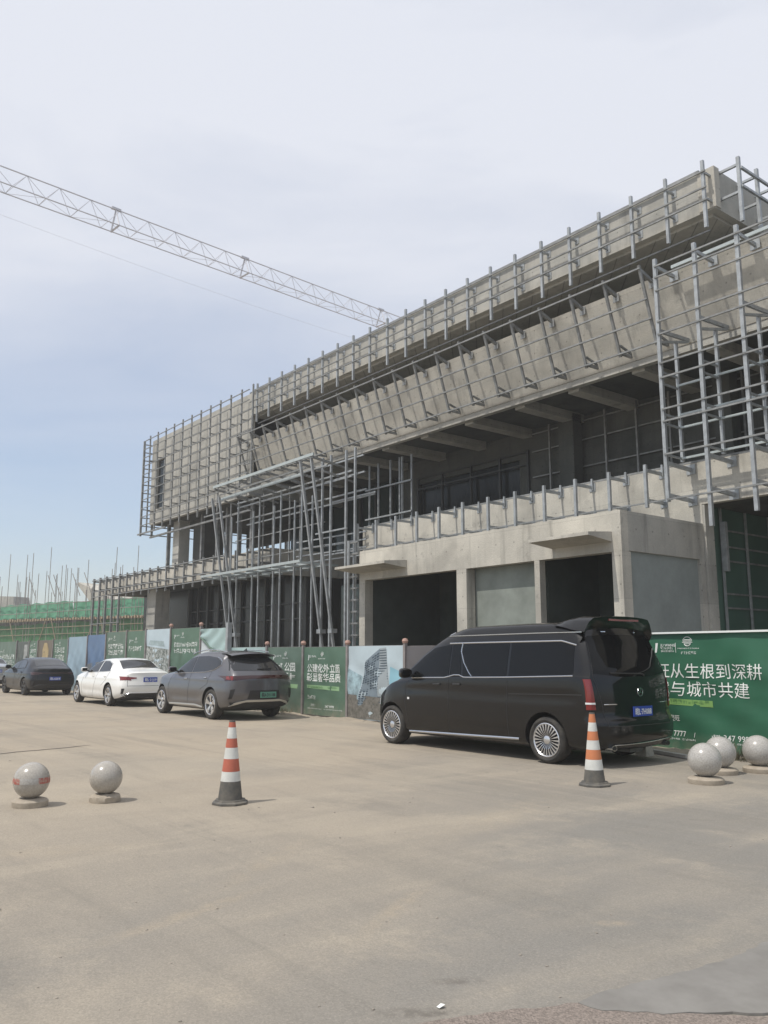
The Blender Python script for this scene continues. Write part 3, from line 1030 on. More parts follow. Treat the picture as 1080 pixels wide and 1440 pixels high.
def banner_mat(name, col, dirt=(0.26, 0.23, 0.18), z0=0.0, z1=0.5, rough=0.5, amt=0.75):
    """printed vinyl, dusty along its foot"""
    if name in MATS:
        return MATS[name]
    m = bpy.data.materials.new(name)
    m.use_nodes = True
    t = m.node_tree
    b = t.nodes['Principled BSDF']
    b.inputs['Roughness'].default_value = rough
    co = t.nodes.new('ShaderNodeTexCoord').outputs['Object']
    s = t.nodes.new('ShaderNodeSeparateXYZ')
    t.links.new(co, s.inputs[0])
    r = t.nodes.new('ShaderNodeMapRange')
    r.inputs[1].default_value = z1
    r.inputs[2].default_value = z0
    t.links.new(s.outputs[2], r.inputs[0])
    n = noise(t, co, 4, 0.3, 0.7, 6, 0.7)
    f = math_n(t, 'MULTIPLY', math_n(t, 'MULTIPLY', r.outputs[0], n), amt)
    n3 = noise(t, co, 1.3, 0.3, 0.8, 4)
    base = mix_col(t, math_n(t, 'MULTIPLY', n3, 0.35), col, tuple(min(1, v * 1.35 + 0.012) for v in col))
    t.links.new(mix_col(t, f, base, dirt), b.inputs['Base Color'])
    MATS[name] = m
    return m


class Panel:
    def __init__(self, x0, x1, zt, m, label, y=12.4, zb=0.04, post=True, capped=True, amp=0.018, seed=0, group='printed hoarding panels along the building site'):
        self.x0, self.x1, self.y, self.zb, self.zt, self.amp = x0, x1, y, zb, zt, amp
        rn = random.Random(seed)
        self.ph = [rn.uniform(0, 6.28) for _ in range(6)]
        self.r = thing('hoarding_panel', label, 'fence panel', ((x0 + x1) / 2, y, 0), group)
        nx = max(8, int((x1 - x0) * 10))
        nz = 20
        g = MB().grid([[self.p(x0 + 0.03 + (x1 - x0 - 0.06) * i / nx, zb + (zt - zb) * k / nz) for i in range(nx + 1)] for k in range(nz + 1)])
        g.grid([[(p[0], y + 0.03, p[2]) for p in (self.p(x0 + 0.03 + (x1 - x0 - 0.06) * i / nx, zb + (zt - zb) * k / 2) for i in range(nx + 1))] for k in range(3)], flip=True)
        g.build('banner', m, self.r)
        MB().bar((x0 + 0.03, y + 0.05, zt - 0.01), (x1 - 0.03, y + 0.05, zt - 0.01), 0.04).build('top_rail', POSTM, self.r)
        if post:
            pb = MB().bar((x1, y - 0.03, 0), (x1, y - 0.03, zt + 0.06), 0.075).build('post', POSTM, self.r)
            if capped:
                MB().lathe([(0.0, -0.06), (0.055, -0.05), (0.075, 0.0), (0.055, 0.05), (0.0, 0.065)], (x1, y - 0.03, zt + 0.1), n=12).build('post_cap', CAPM, pb)

    def dy(self, x, z):
        a, ph = self.amp, self.ph
        h = (z - self.zb) / (self.zt - self.zb)
        e = math.sin(math.pi * min(1, max(0, h))) * 0.7 + 0.3 * (1 - h)
        return e * a * (math.sin(x * 4.1 + z * 2.3 + ph[0]) + 0.6 * math.sin(x * 9.7 - z * 6.1 + ph[1]) + 0.8 * math.sin((x + z) * 6.0 + ph[2]) + 0.35 * math.sin(z * 17 + x * 5 + ph[3]))

    def p(self, x, z, off=0.0):
        return (x, self.y - 0.03 - self.dy(x, z) - off, z)

    def write(self, body, x, z, size, bold=0.01, width=None, m=None, off=0.006, shear=0.0, name='lettering'):
        vs, fs = text2d(body, 1.0, bold)
        if not vs:
            return
        k = 1.0
        if width:
            k = width / (size * (max(v[0] for v in vs) or 1))
        g = MB()
        g.add([self.p(x + v[0] * size * k, z + v[1] * size + shear * v[0] * size * k, off) for v in vs], fs)
        return g.build(name, m or WHITEP, self.r)

    def quad(self, pts, m, name='print', off=0.004, n=6):
        a, b, c, d = pts          # bottom left, bottom right, top right, top left
        rows = []
        for k in range(n + 1):
            t = k / n
            r = []
            for i in range(n + 1):
                s = i / n
                x = (a[0] * (1 - s) + b[0] * s) * (1 - t) + (d[0] * (1 - s) + c[0] * s) * t
                z = (a[1] * (1 - s) + b[1] * s) * (1 - t) + (d[1] * (1 - s) + c[1] * s) * t
                r.append(self.p(x, z, off))
            rows.append(r)
        return MB().grid(rows).build(name, m, self.r)

    def rules(self, x0, x1, z, h, seed, m=None, name='small_print', off=0.006):
        """a line of print too small to read: short strokes"""
        rn = random.Random(seed)
        g = MB()
        x = x0
        while x < x1 - 0.012:
            wv = rn.uniform(0.010, 0.024)
            for q in range(3):
                if rn.random() < 0.72:
                    zz = z + h * q / 3
                    g.add([self.p(x, zz, off), self.p(min(x + wv, x1), zz, off), self.p(min(x + wv, x1), zz + h * 0.2, off), self.p(x, zz + h * 0.2, off)], [(0, 1, 2, 3)])
            if rn.random() < 0.6:
                g.add([self.p(x + wv * .4, z, off), self.p(x + wv * .4 + .005, z, off), self.p(x + wv * .4 + .005, z + h, off), self.p(x + wv * .4, z + h, off)], [(0, 1, 2, 3)])
            x += wv + 0.010
        return g.build(name, m or WHITEP, self.r)

    def glyphs(self, x, z, s, n, width, seed, m=None, name='lettering'):
        """a row of characters too blurred to read: each a block of a few strokes"""
        rn = random.Random(seed)
        g = MB()
        st = width / n
        t = s * 0.075
        for i in range(n):
            x0, w_ = x + i * st, st * .82

            def q(xa, xb, za, zb):
                g.add([self.p(x0 + xa * w_, z + za * s, .006), self.p(x0 + xb * w_, z + za * s, .006), self.p(x0 + xb * w_, z + zb * s, .006), self.p(x0 + xa * w_, z + zb * s, .006)], [(0, 1, 2, 3)])

            for k in range(rn.choice((3, 4, 5))):
                zz = rn.choice((.02, .2, .38, .56, .74, .82))
                a = rn.choice((0, 0, .1, .45))
                q(a, rn.choice((.5, .9, 1)) if a < .4 else 1, zz, zz + .075)
            for k in range(rn.choice((2, 3))):
                xx = rn.choice((.05, .22, .46, .7, .88))
                a = rn.choice((0, .1, .35))
                q(xx, xx + .1, a, rn.choice((.6, .85, .9)))
        return g.build(name, m or WHITEP, self.r)

    def emblem(self, cx, cz, r):
        """round line emblem: three bars over a bowl"""
        g = MB()
        for a0, a1, rr in ((20, 160, 1.0), (200, 340, .75)):
            pts = [(cx + rr * r * math.cos(rad(a0 + (a1 - a0) * i / 12)), cz + rr * r * math.sin(rad(a0 + (a1 - a0) * i / 12))) for i in range(13)]
            g.tube([self.p(x, z, .006) for x, z in pts], r * 0.07, 4)
        for dz, ww in ((.45, .7), (.2, .95), (-.05, 1.1), (-.35, .6)):
            g.tube([self.p(cx - r * ww, cz + r * dz, .006), self.p(cx + r * ww, cz + r * dz, .006)], r * 0.06, 4)
        return g.build('emblem', WHITEP, self.r)


GRN = banner_mat('green_banner', (0.082, 0.146, 0.102))
GRNB = banner_mat('deep_green_banner', (0.027, 0.118, 0.066), z1=0.35, amt=0.5)
GRNF = banner_mat('faded_green_banner', (0.098, 0.150, 0.115))

# the wide banner behind the van
bp_ = Panel(-11.2, -3.6, 1.92, GRNB, 'wide deep green banner with two rows of large white characters behind the stone balls', y=12.62, post=False, amp=0.026, seed=4)
MB().bar((-11.2, 12.56, 1.925), (-3.6, 12.56, 1.925), 0.05, 0.03).build('top_batten', WHITEP, bp_.r)
bp_.write('旺从生根到深耕', -8.62, 1.205, 0.262, -0.002, width=1.88)
bp_.write('载与城市共建', -8.62, 0.915, 0.262, -0.002, width=1.64)
bp_.quad([(-8.72, .765), (-7.62, .735), (-7.62, .835), (-8.72, .86)], STRIPE, 'stripe')
bp_.glyphs(-8.5, .775, .07, 9, .84, 77, m=STRIPET)
bp_.write('聚旺', -8.42, .50, .105, .012)
bp_.write('7777', -8.36, .25, .125, .004, shear=0.0)
bp_.write('/', -7.97, .25, .11, .004)
bp_.rules(-8.5, -7.95, .19, .03, 3)
bp_.rules(-7.68, -7.5, .27, .05, 5)
bp_.write('347 9999', -7.46, .235, .125, .004)
bp_.rules(-7.66, -6.7, .185, .025, 4)
bp_.quad([(-8.62, 1.6), (-8.585, 1.6), (-8.55, 1.76), (-8.6, 1.76)], WHITEP, 'logo')
bp_.write('JU WANG', -8.5, 1.70, .062, .012)
bp_.rules(-8.5, -8.26, 1.655, .034, 6)
bp_.rules(-8.5, -8.26, 1.61, .03, 7)
bp_.quad([(-8.225, 1.60), (-8.217, 1.60), (-8.217, 1.76), (-8.225, 1.76)], WHITEP, 'divider')
bp_.emblem(-8.0, 1.77, .085)
bp_.rules(-8.18, -7.8, 1.66, .018, 8)
bp_.glyphs(-8.12, 1.575, .045, 6, .28, 79)

# panels from the van leftwards
GREYB = banner_mat('grey_backing_banner', (0.095, 0.09, 0.095))
pg = Panel(-13.3, -11.25, 1.76, GREYB, 'plain grey hoarding panel hidden mostly by the black van', y=12.5, seed=11)
pg = Panel(-15.05, -13.3, 1.76, GREYB, 'plain dark grey hoarding panel beside the apartment tower print, above the van bonnet', seed=12)

PAPER = banner_mat('pale_sky_print', (0.42, 0.50, 0.54), z1=0.3)
pt_ = Panel(-17.3, -15.05, 1.78, PAPER, 'hoarding panel printed with a tall grey apartment tower under a pale sky', amp=0.02, seed=13)
TW = mat('printed_tower', (0.20, 0.25, 0.29), 0.6, var=0.3, vscale=4)
TWD = mat('printed_windows', (0.05, 0.075, 0.10), 0.6)
TWP = mat('printed_balconies', (0.42, 0.45, 0.46), 0.6)
pt_.quad([(-16.85, .35), (-16.1, .35), (-15.98, 1.72), (-16.55, 1.42)], TW, 'printed_tower')
pt_.quad([(-16.1, .35), (-15.6, .45), (-15.75, 1.74), (-15.98, 1.72)], mat('printed_tower_side', (0.30, 0.34, 0.36), 0.6), 'printed_tower')
g = MB()
for i in range(19):
    h = i / 19
    for j in range(6):
        s = j / 6
        zl, zr_ = .40 + h * 1.0, .40 + h * 1.27
        x0 = -16.85 + .3 * h + (0.72 - .15 * h) * s
        x1 = x0 + .075
        za, zb = zl + (zr_ - zl) * s, zl + (zr_ - zl) * (s + .11)
        g.add([pt_.p(x0, za, .007), pt_.p(x1, zb, .007), pt_.p(x1, zb + .034, .007), pt_.p(x0, za + .034, .007)], [(0, 1, 2, 3)])
g.build('printed_windows', TWD, pt_.r)
g = MB()
for i in range(21):
    z = .46 + i * .06
    xl = -16.1 + .12 * i / 21
    xr = -15.62 - .13 * i / 21
    g.add([pt_.p(xl, z, .007), pt_.p(xr, z + .01, .007), pt_.p(xr, z + .03, .007), pt_.p(xl, z + .02, .007)], [(0, 1, 2, 3)])
g.build('printed_balconies', TWD, pt_.r)
pt_.quad([(-17.27, .5), (-16.85, .5), (-16.7, 1.05), (-17.27, 1.25)], mat('printed_cloud', (0.36, 0.50, 0.55), 0.6, vscale=6, col2=(0.14, 0.18, 0.2)), 'printed_cloud')
pt_.quad([(-17.27, .06), (-15.08, .06), (-15.08, .55), (-17.27, .62)], mat('printed_trees', (0.19, 0.175, 0.155), 0.7, vscale=14, col2=(0.075, 0.075, 0.06), detail=7), 'printed_trees', off=.008)
pt_.quad([(-15.65, .9), (-15.1, .8), (-15.1, 1.15), (-15.6, 1.3)], mat('printed_blue_sky', (0.25, 0.46, 0.55), 0.6), 'printed_sky', off=.003)

p1 = Panel(-19.33, -17.3, 1.77, GRN, 'green hoarding panel with two rows of six white characters and a pale green stripe', seed=14)


def slogan(p, x, zt, w_, a, b, s, seed):
    """logo, two rows of characters, stripe and small print, as on every panel of the run"""
    p.quad([(x + .02, zt - .34), (x + .05, zt - .34), (x + .075, zt - .2), (x + .045, zt - .2)], WHITEP, 'logo')
    p.write('JU', x + .09, zt - .27, .09, .012)
    p.rules(x + .22, x + .44, zt - .26, .05, seed)
    p.emblem(x + .68, zt - .19, .06)
    p.rules(x + .52, x + .82, zt - .31, .03, seed + 1)
    for row, tx in enumerate((a, b)):
        z = zt - .63 - s * 1.0 * row
        if isinstance(tx, str):
            p.write(tx, x, z, s, .008, width=w_)
        elif tx:
            p.glyphs(x, z, s * .85, tx, w_, seed + 2 + row)


slogan(p1, -19.12, 1.77, 1.5, '公建化外立面', '彰显奢华品质', .235, 21)
p1.quad([(-19.13, .715), (-17.68, .675), (-17.68, .78), (-19.13, .80)], mat('pale_green_print', (0.26, 0.42, 0.23), 0.6), 'stripe')
p1.rules(-19.08, -17.75, .72, .05, 30, STRIPET)
p1.glyphs(-19.14, .44, .1, 4, .5, 78)
p1.write('7777 /', -18.95, .25, .09, .004)
p1.write('347 9999', -18.25, .24, .095, .004)
p1.rules(-19.1, -18.4, .19, .02, 31)
p1.rules(-18.3, -17.5, .19, .02, 32)
p2 = Panel(-21.24, -19.33, 1.78, GRNF, 'dusty green hoarding panel with white characters half hidden by the grey suv', seed=15)
slogan(p2, -20.9, 1.78, .6, 2, 2, .26, 41)
p2.write('公园', -20.28, 1.15, .26, .008, width=.56)
p2.write('云', -20.28, .89, .26, .008, width=.26)
p2.glyphs(-19.97, .89, .22, 1, .3, 45)
p2.quad([(-20.9, .72), (-19.6, .68), (-19.6, .79), (-20.9, .81)], mat('pale_green_print', (0.26, 0.42, 0.23), 0.6), 'stripe')
CYAN = banner_mat('pale_cyan_sheet', (0.33, 0.44, 0.43))
p3 = Panel(-23.5, -21.24, 1.79, CYAN, 'low plain pale cyan hoarding panel behind the roof of the grey suv', seed=16)

p4 = Panel(-25.5, -23.5, 2.40, banner_mat('white_board', (0.50, 0.54, 0.55)), 'tall white hoarding panel under a torn sagging cyan sheet', capped=False, seed=17)
g = MB()
for (a, b, c, d) in (((-25.45, 2.40), (-23.55, 2.40), (-23.55, 1.60), (-25.45, 2.15)),):
    rows = []
    for k in range(9):
        t = k / 8
        rows.append([p4.p(a[0] + (b[0] - a[0]) * i / 12, (a[1] * (1 - t) + t * (d[1] + (c[1] - d[1]) * i / 12 - .10 * math.sin(math.pi * i / 12))), .03 + .03 * math.sin(i * 1.3 + k)) for i in range(13)])
    g.grid(rows, flip=True)
g.build('torn_sheet', CYAN, p4.r)
MB().tube([p4.p(-25.4, 2.12, .05), p4.p(-24.7, 1.8, .06), p4.p(-24.0, 1.58, .05), p4.p(-23.6, 1.56, .05)], .035, 6).build('sheet_edge_shadow', GRNF, p4.r)  # tube added as the dark shadow line under the sagging sheet
MB().bar((-23.46, 12.3, 0), (-23.46, 12.3, 2.55), .14).build('steel_upright', STEEL, p4.r)

p5 = Panel(-27.83, -25.5, 2.46, GRN, 'tall green hoarding panel with two rows of blurred white characters left of the torn sheet', seed=18)
slogan(p5, -27.55, 2.46, 1.85, 8, 7, .21, 51)
PICT = mat('printed_aerial_view', (0.45, 0.47, 0.45), 0.6, vscale=11, col2=(0.10, 0.115, 0.10), detail=8, lo=.4, hi=.6)
p6 = Panel(-30.0, -27.83, 2.48, PAPER, 'tall hoarding panel printed with a speckled aerial view of a district below a pale sky', seed=19)
p6.quad([(-29.96, .06), (-27.87, .06), (-27.87, 1.75), (-29.96, 1.9)], PICT, 'printed_town', n=10)
p6.quad([(-29.7, 1.95), (-28.3, 1.85), (-28.4, 2.05), (-29.6, 2.1)], mat('printed_hills', (0.26, 0.33, 0.34), 0.6, vscale=8, col2=(.36, .43, .44)), 'printed_hills')
p7 = Panel(-31.86, -30.0, 2.46, GRN, 'green hoarding panel with a single row of blurred characters behind the white sedan', capped=False, seed=20)
slogan(p7, -31.6, 2.35, 1.2, 6, 0, .24, 61)
p8 = Panel(-34.05, -31.86, 2.47, GRNF, 'green hoarding panel with two rows of characters just right of the blue print', capped=False, seed=21)
slogan(p8, -33.8, 2.45, 1.65, 6, 6, .24, 71)
p9 = Panel(-36.22, -34.05, 2.40, banner_mat('blue_print', (0.10, 0.165, 0.28)), 'hoarding panel printed with deep blue sky over a grey skyline', capped=False, seed=22)
p9.quad([(-36.15, .06), (-34.1, .06), (-34.1, 1.35), (-36.15, 1.2)], mat('printed_skyline', (0.22, 0.23, 0.23), 0.6, vscale=9, col2=(0.10, 0.11, 0.12), stretch=(3, 1, 1)), 'printed_skyline')
p10 = Panel(-38.7, -36.22, 2.36, banner_mat('pale_blue_print', (0.27, 0.37, 0.44)), 'plain pale blue hoarding panel right of the black sedan', capped=False, seed=23)
p11 = Panel(-40.9, -38.7, 2.28, GRN, 'green hoarding panel with a square block of characters behind the black sedan boot', capped=False, seed=24)
slogan(p11, -40.6, 2.3, 1.4, 5, 5, .34, 81)
p12 = Panel(-43.28, -40.9, 2.27, banner_mat('brown_print', (0.12, 0.10, 0.075)), 'brown hoarding panel printed with a golden arched shape', capped=False, seed=25)
GOLD = mat('golden_print', (0.42, 0.33, 0.18), 0.6, vscale=3, col2=(.3, .22, .1))
p12.quad([(-42.5, .8), (-41.7, .8), (-41.6, 1.8), (-42.5, 1.8)], GOLD, 'printed_arch')
p12.quad([(-42.5, 1.8), (-41.6, 1.8), (-41.85, 2.15), (-42.3, 2.15)], GOLD, 'printed_arch')
p13 = Panel(-44.72, -43.28, 2.25, GRN, 'narrow green hoarding panel with rows of thin characters left of the brown print', capped=False, seed=26)
slogan(p13, -44.55, 2.3, 1.0, 5, 5, .26, 91)
p14 = Panel(-47.0, -44.72, 2.25, banner_mat('dark_tree_print', (0.07, 0.085, 0.075)), 'dark hoarding panel with a tall white printed stripe', capped=False, seed=27)
p14.quad([(-45.7, .5), (-45.1, .5), (-45.05, 2.1), (-45.65, 2.1)], mat('grey_white_print', (.42, .43, .40), .6, vscale=6, col2=(.2, .2, .2)), 'printed_stripe')
p15 = Panel(-50.6, -47.0, 2.28, GRNF, 'wide pale green hoarding panel above the silver car at the far left', capped=False, seed=28)
slogan(p15, -50.2, 2.0, 2.8, 7, 7, .3, 101)
p16 = Panel(-56, -50.6, 2.3, GRN, 'leftmost green hoarding panel beyond the silver car', capped=False, seed=29)
# small blue notice board standing under the overhang at the right edge
nb = thing('notice_board', 'small blue board on a post under the overhang at the right edge', 'sign', (-9.0, 19.1, 0))
MB().bar((-9.0, 19.1, 0), (-9.0, 19.1, 2.0), .05).build('post', STEELD, nb)
MB().box(-9.25, -8.5, 19.04, 19.07, 1.95, 2.72).build('board', mat('blue_board', (0.10, 0.22, 0.55), .5), nb)
MB().box(-9.25, -8.5, 19.03, 19.039, 2.62, 2.70).build('white_band', WHITEP, nb)

# ------------------------------------------------------------------ traffic cones
CW = mat('white_reflective', (0.66, 0.66, 0.62), 0.5, var=0.18, vscale=9)
CB = mat('cone_rubber', (0.085, 0.083, 0.078), 0.8, vscale=9, col2=(0.16, 0.145, 0.12))


def cone(loc, label, orange, bands, tilt=0.0, rot=0.0):
    t = thing('traffic_cone', label, 'traffic cone', loc, 'striped traffic cones on the road')
    t.rotation_euler = (tilt, 0, rot)
    base = MB()
    s = 0.185
    lo = [(math.cos(rad(a)) * rr, math.sin(rad(a)) * rr) for a, rr in ((22, s), (68, s), (112, s), (158, s), (202, s), (248, s), (292, s), (338, s))]
    lo = [(x * 1.06, y * 1.06) for x, y in lo]
    n = 8
    base.add([(loc[0] + x, loc[1] + y, z) for z, k in ((0.004, 1.0), (0.022, 1.0), (0.035, 0.86), (0.048, 0.84)) for x, y in ((p[0] * k, p[1] * k) for p in lo)],
             [tuple(range(n))[::-1]] + [(r * n + i, r * n + (i + 1) % n, (r + 1) * n + (i + 1) % n, (r + 1) * n + i) for r in range(3) for i in range(n)] + [tuple(3 * n + i for i in range(n))])
    base.build('base', CB, t)
    z, r0, r1, H = 0.048, 0.128, 0.032, 0.86

    def rr(h):
        return r0 + (r1 - r0) * (h - 0.048) / (H - 0.048)

    for (za, zb, m, nm) in bands:
        g = MB().lathe([(rr(za), za), (rr(za), za + 0.001), (rr(zb), zb - 0.001), (rr(zb) - 0.004, zb)], loc, n=28)
        g.build(nm, {'o': orange, 'w': CW, 'b': CB}[m], t)
    MB().lathe([(rr(.845), .845), (r1, H), (r1 - 0.008, H), (r1 - 0.01, H - .05), (0.0, H - .05)], loc, n=24).build('tip', CB, t)
    return t


cone((-8.38, 4.47, 0), 'red and white striped cone standing alone on the open road near the left stone balls', mat('red_orange_cone', (0.47, 0.13, 0.08), 0.55, var=.15, vscale=7),
     ((.048, .235, 'b', 'rubber_collar'), (.235, .335, 'w', 'reflective_band'), (.335, .465, 'o', 'coloured_band'), (.465, .58, 'w', 'reflective_band'), (.58, .675, 'o', 'coloured_band'), (.675, .79, 'w', 'reflective_band'), (.79, .845, 'o', 'coloured_band')), 0, .2)
cone((-6.80, 8.55, 0), 'bright orange and white striped cone beside the rear wheel of the black van', mat('orange_cone', (0.57, 0.20, 0.085), 0.55, var=.12, vscale=7),
     ((.048, .19, 'b', 'rubber_collar'), (.19, .31, 'w', 'reflective_band'), (.31, .425, 'o', 'coloured_band'), (.425, .535, 'w', 'reflective_band'), (.535, .64, 'o', 'coloured_band'), (.64, .745, 'w', 'reflective_band'), (.745, .845, 'o', 'coloured_band')), 0.0, .6)

# ------------------------------------------------------------------ stone ball bollards
STONE = mat('polished_grey_granite', (0.40, 0.37, 0.325), 0.24, vscale=55, col2=(0.33, 0.305, 0.27), detail=4, lo=.38, hi=.62, coat=0.15)
STONEW = mat('whitish_granite', (0.45, 0.43, 0.40), 0.26, vscale=60, col2=(0.34, 0.322, 0.295), detail=4, lo=.36, hi=.62, coat=0.15)
SDUST = mat('dusty_granite', (0.40, 0.345, 0.275), 0.85, vscale=14, col2=(0.30, 0.255, 0.20), detail=6)
RBAND = mat('worn_red_paint', (0.36, 0.10, 0.075), 0.6, vscale=22, col2=(0.38, 0.33, 0.28), lo=.45, hi=.62)


def ball(loc, label, r=.2, m=STONE, plinth=.2, tilt=0.0, rough=False, band=False):
    t = thing('stone_ball_bollard', label, 'bollard', loc, 'stone ball bollards at the roadside')
    rn = random.Random(label)
    hp = .085
    prof = [(0, .0), (plinth * .98, .0), (plinth, .015), (plinth, hp * .65), (plinth * .9, hp * .85), (plinth * .62, hp), (0, hp)]
    g = MB().lathe(prof, loc, n=36)
    if rough:
        g.v = [(x + rn.uniform(-.007, .007), y + rn.uniform(-.007, .007), z + rn.uniform(-.006, .006)) if z > .004 else (x, y, z) for x, y, z in g.v]
    g.build('plinth', SDUST, t)
    cz = hp + r * .96
    tl = Matrix.Rotation(tilt, 3, 'Y')
    c0 = Vector((loc[0], loc[1], cz))
    prof = [(r * math.sin(a), -r * math.cos(a)) for a in [math.pi * i / 28 for i in range(29)]]
    g = MB().lathe(prof, (0, 0, 0), n=48)
    g.v = [tuple(tl @ Vector(p) + c0) for p in g.v]
    b = g.build('ball', m, t)
    if band:        # strip of worn red and white paint round the middle
        for i in range(6):
            a0, a1 = i * math.pi / 3 + .1, (i + 1) * math.pi / 3 + .1
            rows = [[(c0.x + (r + .002) * math.cos(e) * math.cos(a0 + (a1 - a0) * k / 8), c0.y + (r + .002) * math.cos(e) * math.sin(a0 + (a1 - a0) * k / 8), c0.z + (r + .002) * math.sin(e)) for k in range(9)] for e in (-.12, 0, .1, .2)]
            MB().grid(rows).build('painted_band', RBAND if i % 2 == 0 else STONEW, t)
    return t


ball((-9.53, 2.75, 0), 'stone ball with a worn red and white painted band, leftmost on the open road', .182, STONE, .18, .05, band=True)
ball((-9.33, 3.47, 0), 'dusty plain stone ball on a chipped plinth, second from the left near the lone cone', .172, STONE, .16, .1, rough=True)
ball((-6.07, 9.78, 0), 'whitish stone ball nearest the van, in front of another ball', .203, STONEW, .215)
ball((-6.42, 10.72, 0), 'whitish stone ball half hidden behind the one nearest the van', .203, STONEW, .215)
ball((-6.19, 11.28, 0), 'whitish stone ball standing close to the telephone number on the green banner', .203, STONEW, .215)
ball((-5.75, 12.05, 0), 'stone ball cut off by the right edge, closest to the green banner', .203, STONEW, .215)

# wind-blown dust banked against the foot of the hoarding
g = MB()
rg = random.Random(17)
NX = 420
rows = [[], [], [], []]
for i in range(NX + 1):
    x = -52 + 48 * i / NX
    y0 = 12.40 if x < -11.2 else 12.62
    wv = .16 + .12 * math.sin(x * 1.3) + .07 * math.sin(x * 4.7 + 1) + rg.uniform(0, .10)
    h = max(.006, .030 + .022 * math.sin(x * 2.1) + rg.uniform(-.012, .02))
    rows[0].append((x, y0 - .10 - max(.06, wv), -.004))
    rows[1].append((x, y0 - .10 - max(.06, wv) * .5, h * .5))
    rows[2].append((x, y0 - .06, h))
    rows[3].append((x, y0 + .1, h * .8))
g.grid(rows)
tag(g.build('dust_bank', mat('banked_dust', (0.36, 0.305, 0.235), 0.95, vscale=6, col2=(0.24, 0.21, 0.17), detail=8, bump=.6, bscale=30)), kind='structure')

# ------------------------------------------------------------------ odds and ends at the foot of the hoarding
pl = MB().bar((-9.4, 12.42, .035), (-7.6, 11.80, .035), .09, .05)
tag(pl.build('plank', mat('whitewashed_plank', (.42, .40, .37), .8, var=.3, vscale=5)), 'pale plank lying on the ground behind the van', 'plank')
bk = MB()
bk.add([(-8.42, 11.62, 0), (-8.2, 11.6, 0), (-8.18, 11.78, 0), (-8.4, 11.8, 0), (-8.40, 11.64, .16), (-8.23, 11.63, .19), (-8.2, 11.76, .17), (-8.38, 11.78, .15)], [(3, 2, 1, 0), (4, 5, 6, 7), (0, 1, 5, 4), (1, 2, 6, 5), (2, 3, 7, 6), (3, 0, 4, 7)])
tag(bk.build('concrete_lump', CONC), 'lump of broken concrete beside the plank behind the van', 'rubble')
WEED = mat('dry_weed', (0.17, 0.155, 0.10), 0.9, var=.4, vscale=9)


def weed(x, y, r, n, h, label, seed):
    rn = random.Random(seed)
    g = MB()
    for i in range(n):
        a, q = rn.uniform(0, 6.28), r * math.sqrt(rn.random())
        bx, by = x + q * math.cos(a), y + q * math.sin(a) * .6
        hh = h * rn.uniform(.4, 1)
        dx, dy = rn.uniform(-.09, .09), rn.uniform(-.09, .09)
        wv = rn.uniform(.004, .012)
        ca, sa = math.cos(a) * wv, math.sin(a) * wv
        g.add([(bx - ca, by - sa, 0), (bx + ca, by + sa, 0), (bx + dx * .4 + ca, by + dy * .4 + sa, hh * .6), (bx + dx * .4 - ca, by + dy * .4 - sa, hh * .6), (bx + dx, by + dy, hh)], [(0, 1, 2, 3), (3, 2, 4)])
    tag(g.build('weed_clump', WEED), label, 'weeds', 'dry weeds along the hoarding')


weed(-7.0, 12.3, .32, 190, .3, 'grey dry weeds behind the stone balls under the telephone number', 1)
weed(-6.55, 12.2, .22, 110, .24, 'thin dry weeds between the two rightmost stone balls', 2)
weed(-20.2, 12.2, .5, 130, .2, 'low dry weeds under the dusty green panel right of the grey suv', 3)
sc_ = MB()
sc_.add([(-3.075, 2.70, .004), (-3.05, 2.695, .006), (-3.045, 2.725, .016), (-3.07, 2.73, .012), (-3.06, 2.712, .02)], [(0, 1, 4), (1, 2, 4), (2, 3, 4), (3, 0, 4)])
tag(sc_.build('plastic_scrap', WHITEP), 'tiny white plastic scrap on a damp patch of the near asphalt', 'litter')

# ------------------------------------------------------------------ vehicles
def pchip(x, y, xq):
    x, y, xq = map(lambda a: np.asarray(a, float), (x, y, xq))
    h = np.diff(x)
    dl = np.diff(y) / h
    d = np.zeros_like(y)
    d[0], d[-1] = dl[0], dl[-1]
    for i in range(1, len(x) - 1):
        if dl[i - 1] * dl[i] > 0:
            w1, w2 = 2 * h[i] + h[i - 1], h[i] + 2 * h[i - 1]
            d[i] = (w1 + w2) / (w1 / dl[i - 1] + w2 / dl[i])
    k = np.clip(np.searchsorted(x, xq) - 1, 0, len(x) - 2)
    t = (xq - x[k]) / h[k]
    return (2 * t**3 - 3 * t**2 + 1) * y[k] + (t**3 - 2 * t**2 + t) * h[k] * d[k] + (-2 * t**3 + 3 * t**2) * y[k + 1] + (t**3 - t**2) * h[k] * d[k + 1]


def sstep(a, b, v):
    t = np.clip((v - a) / (b - a), 0, 1)
    return t * t * (3 - 2 * t)


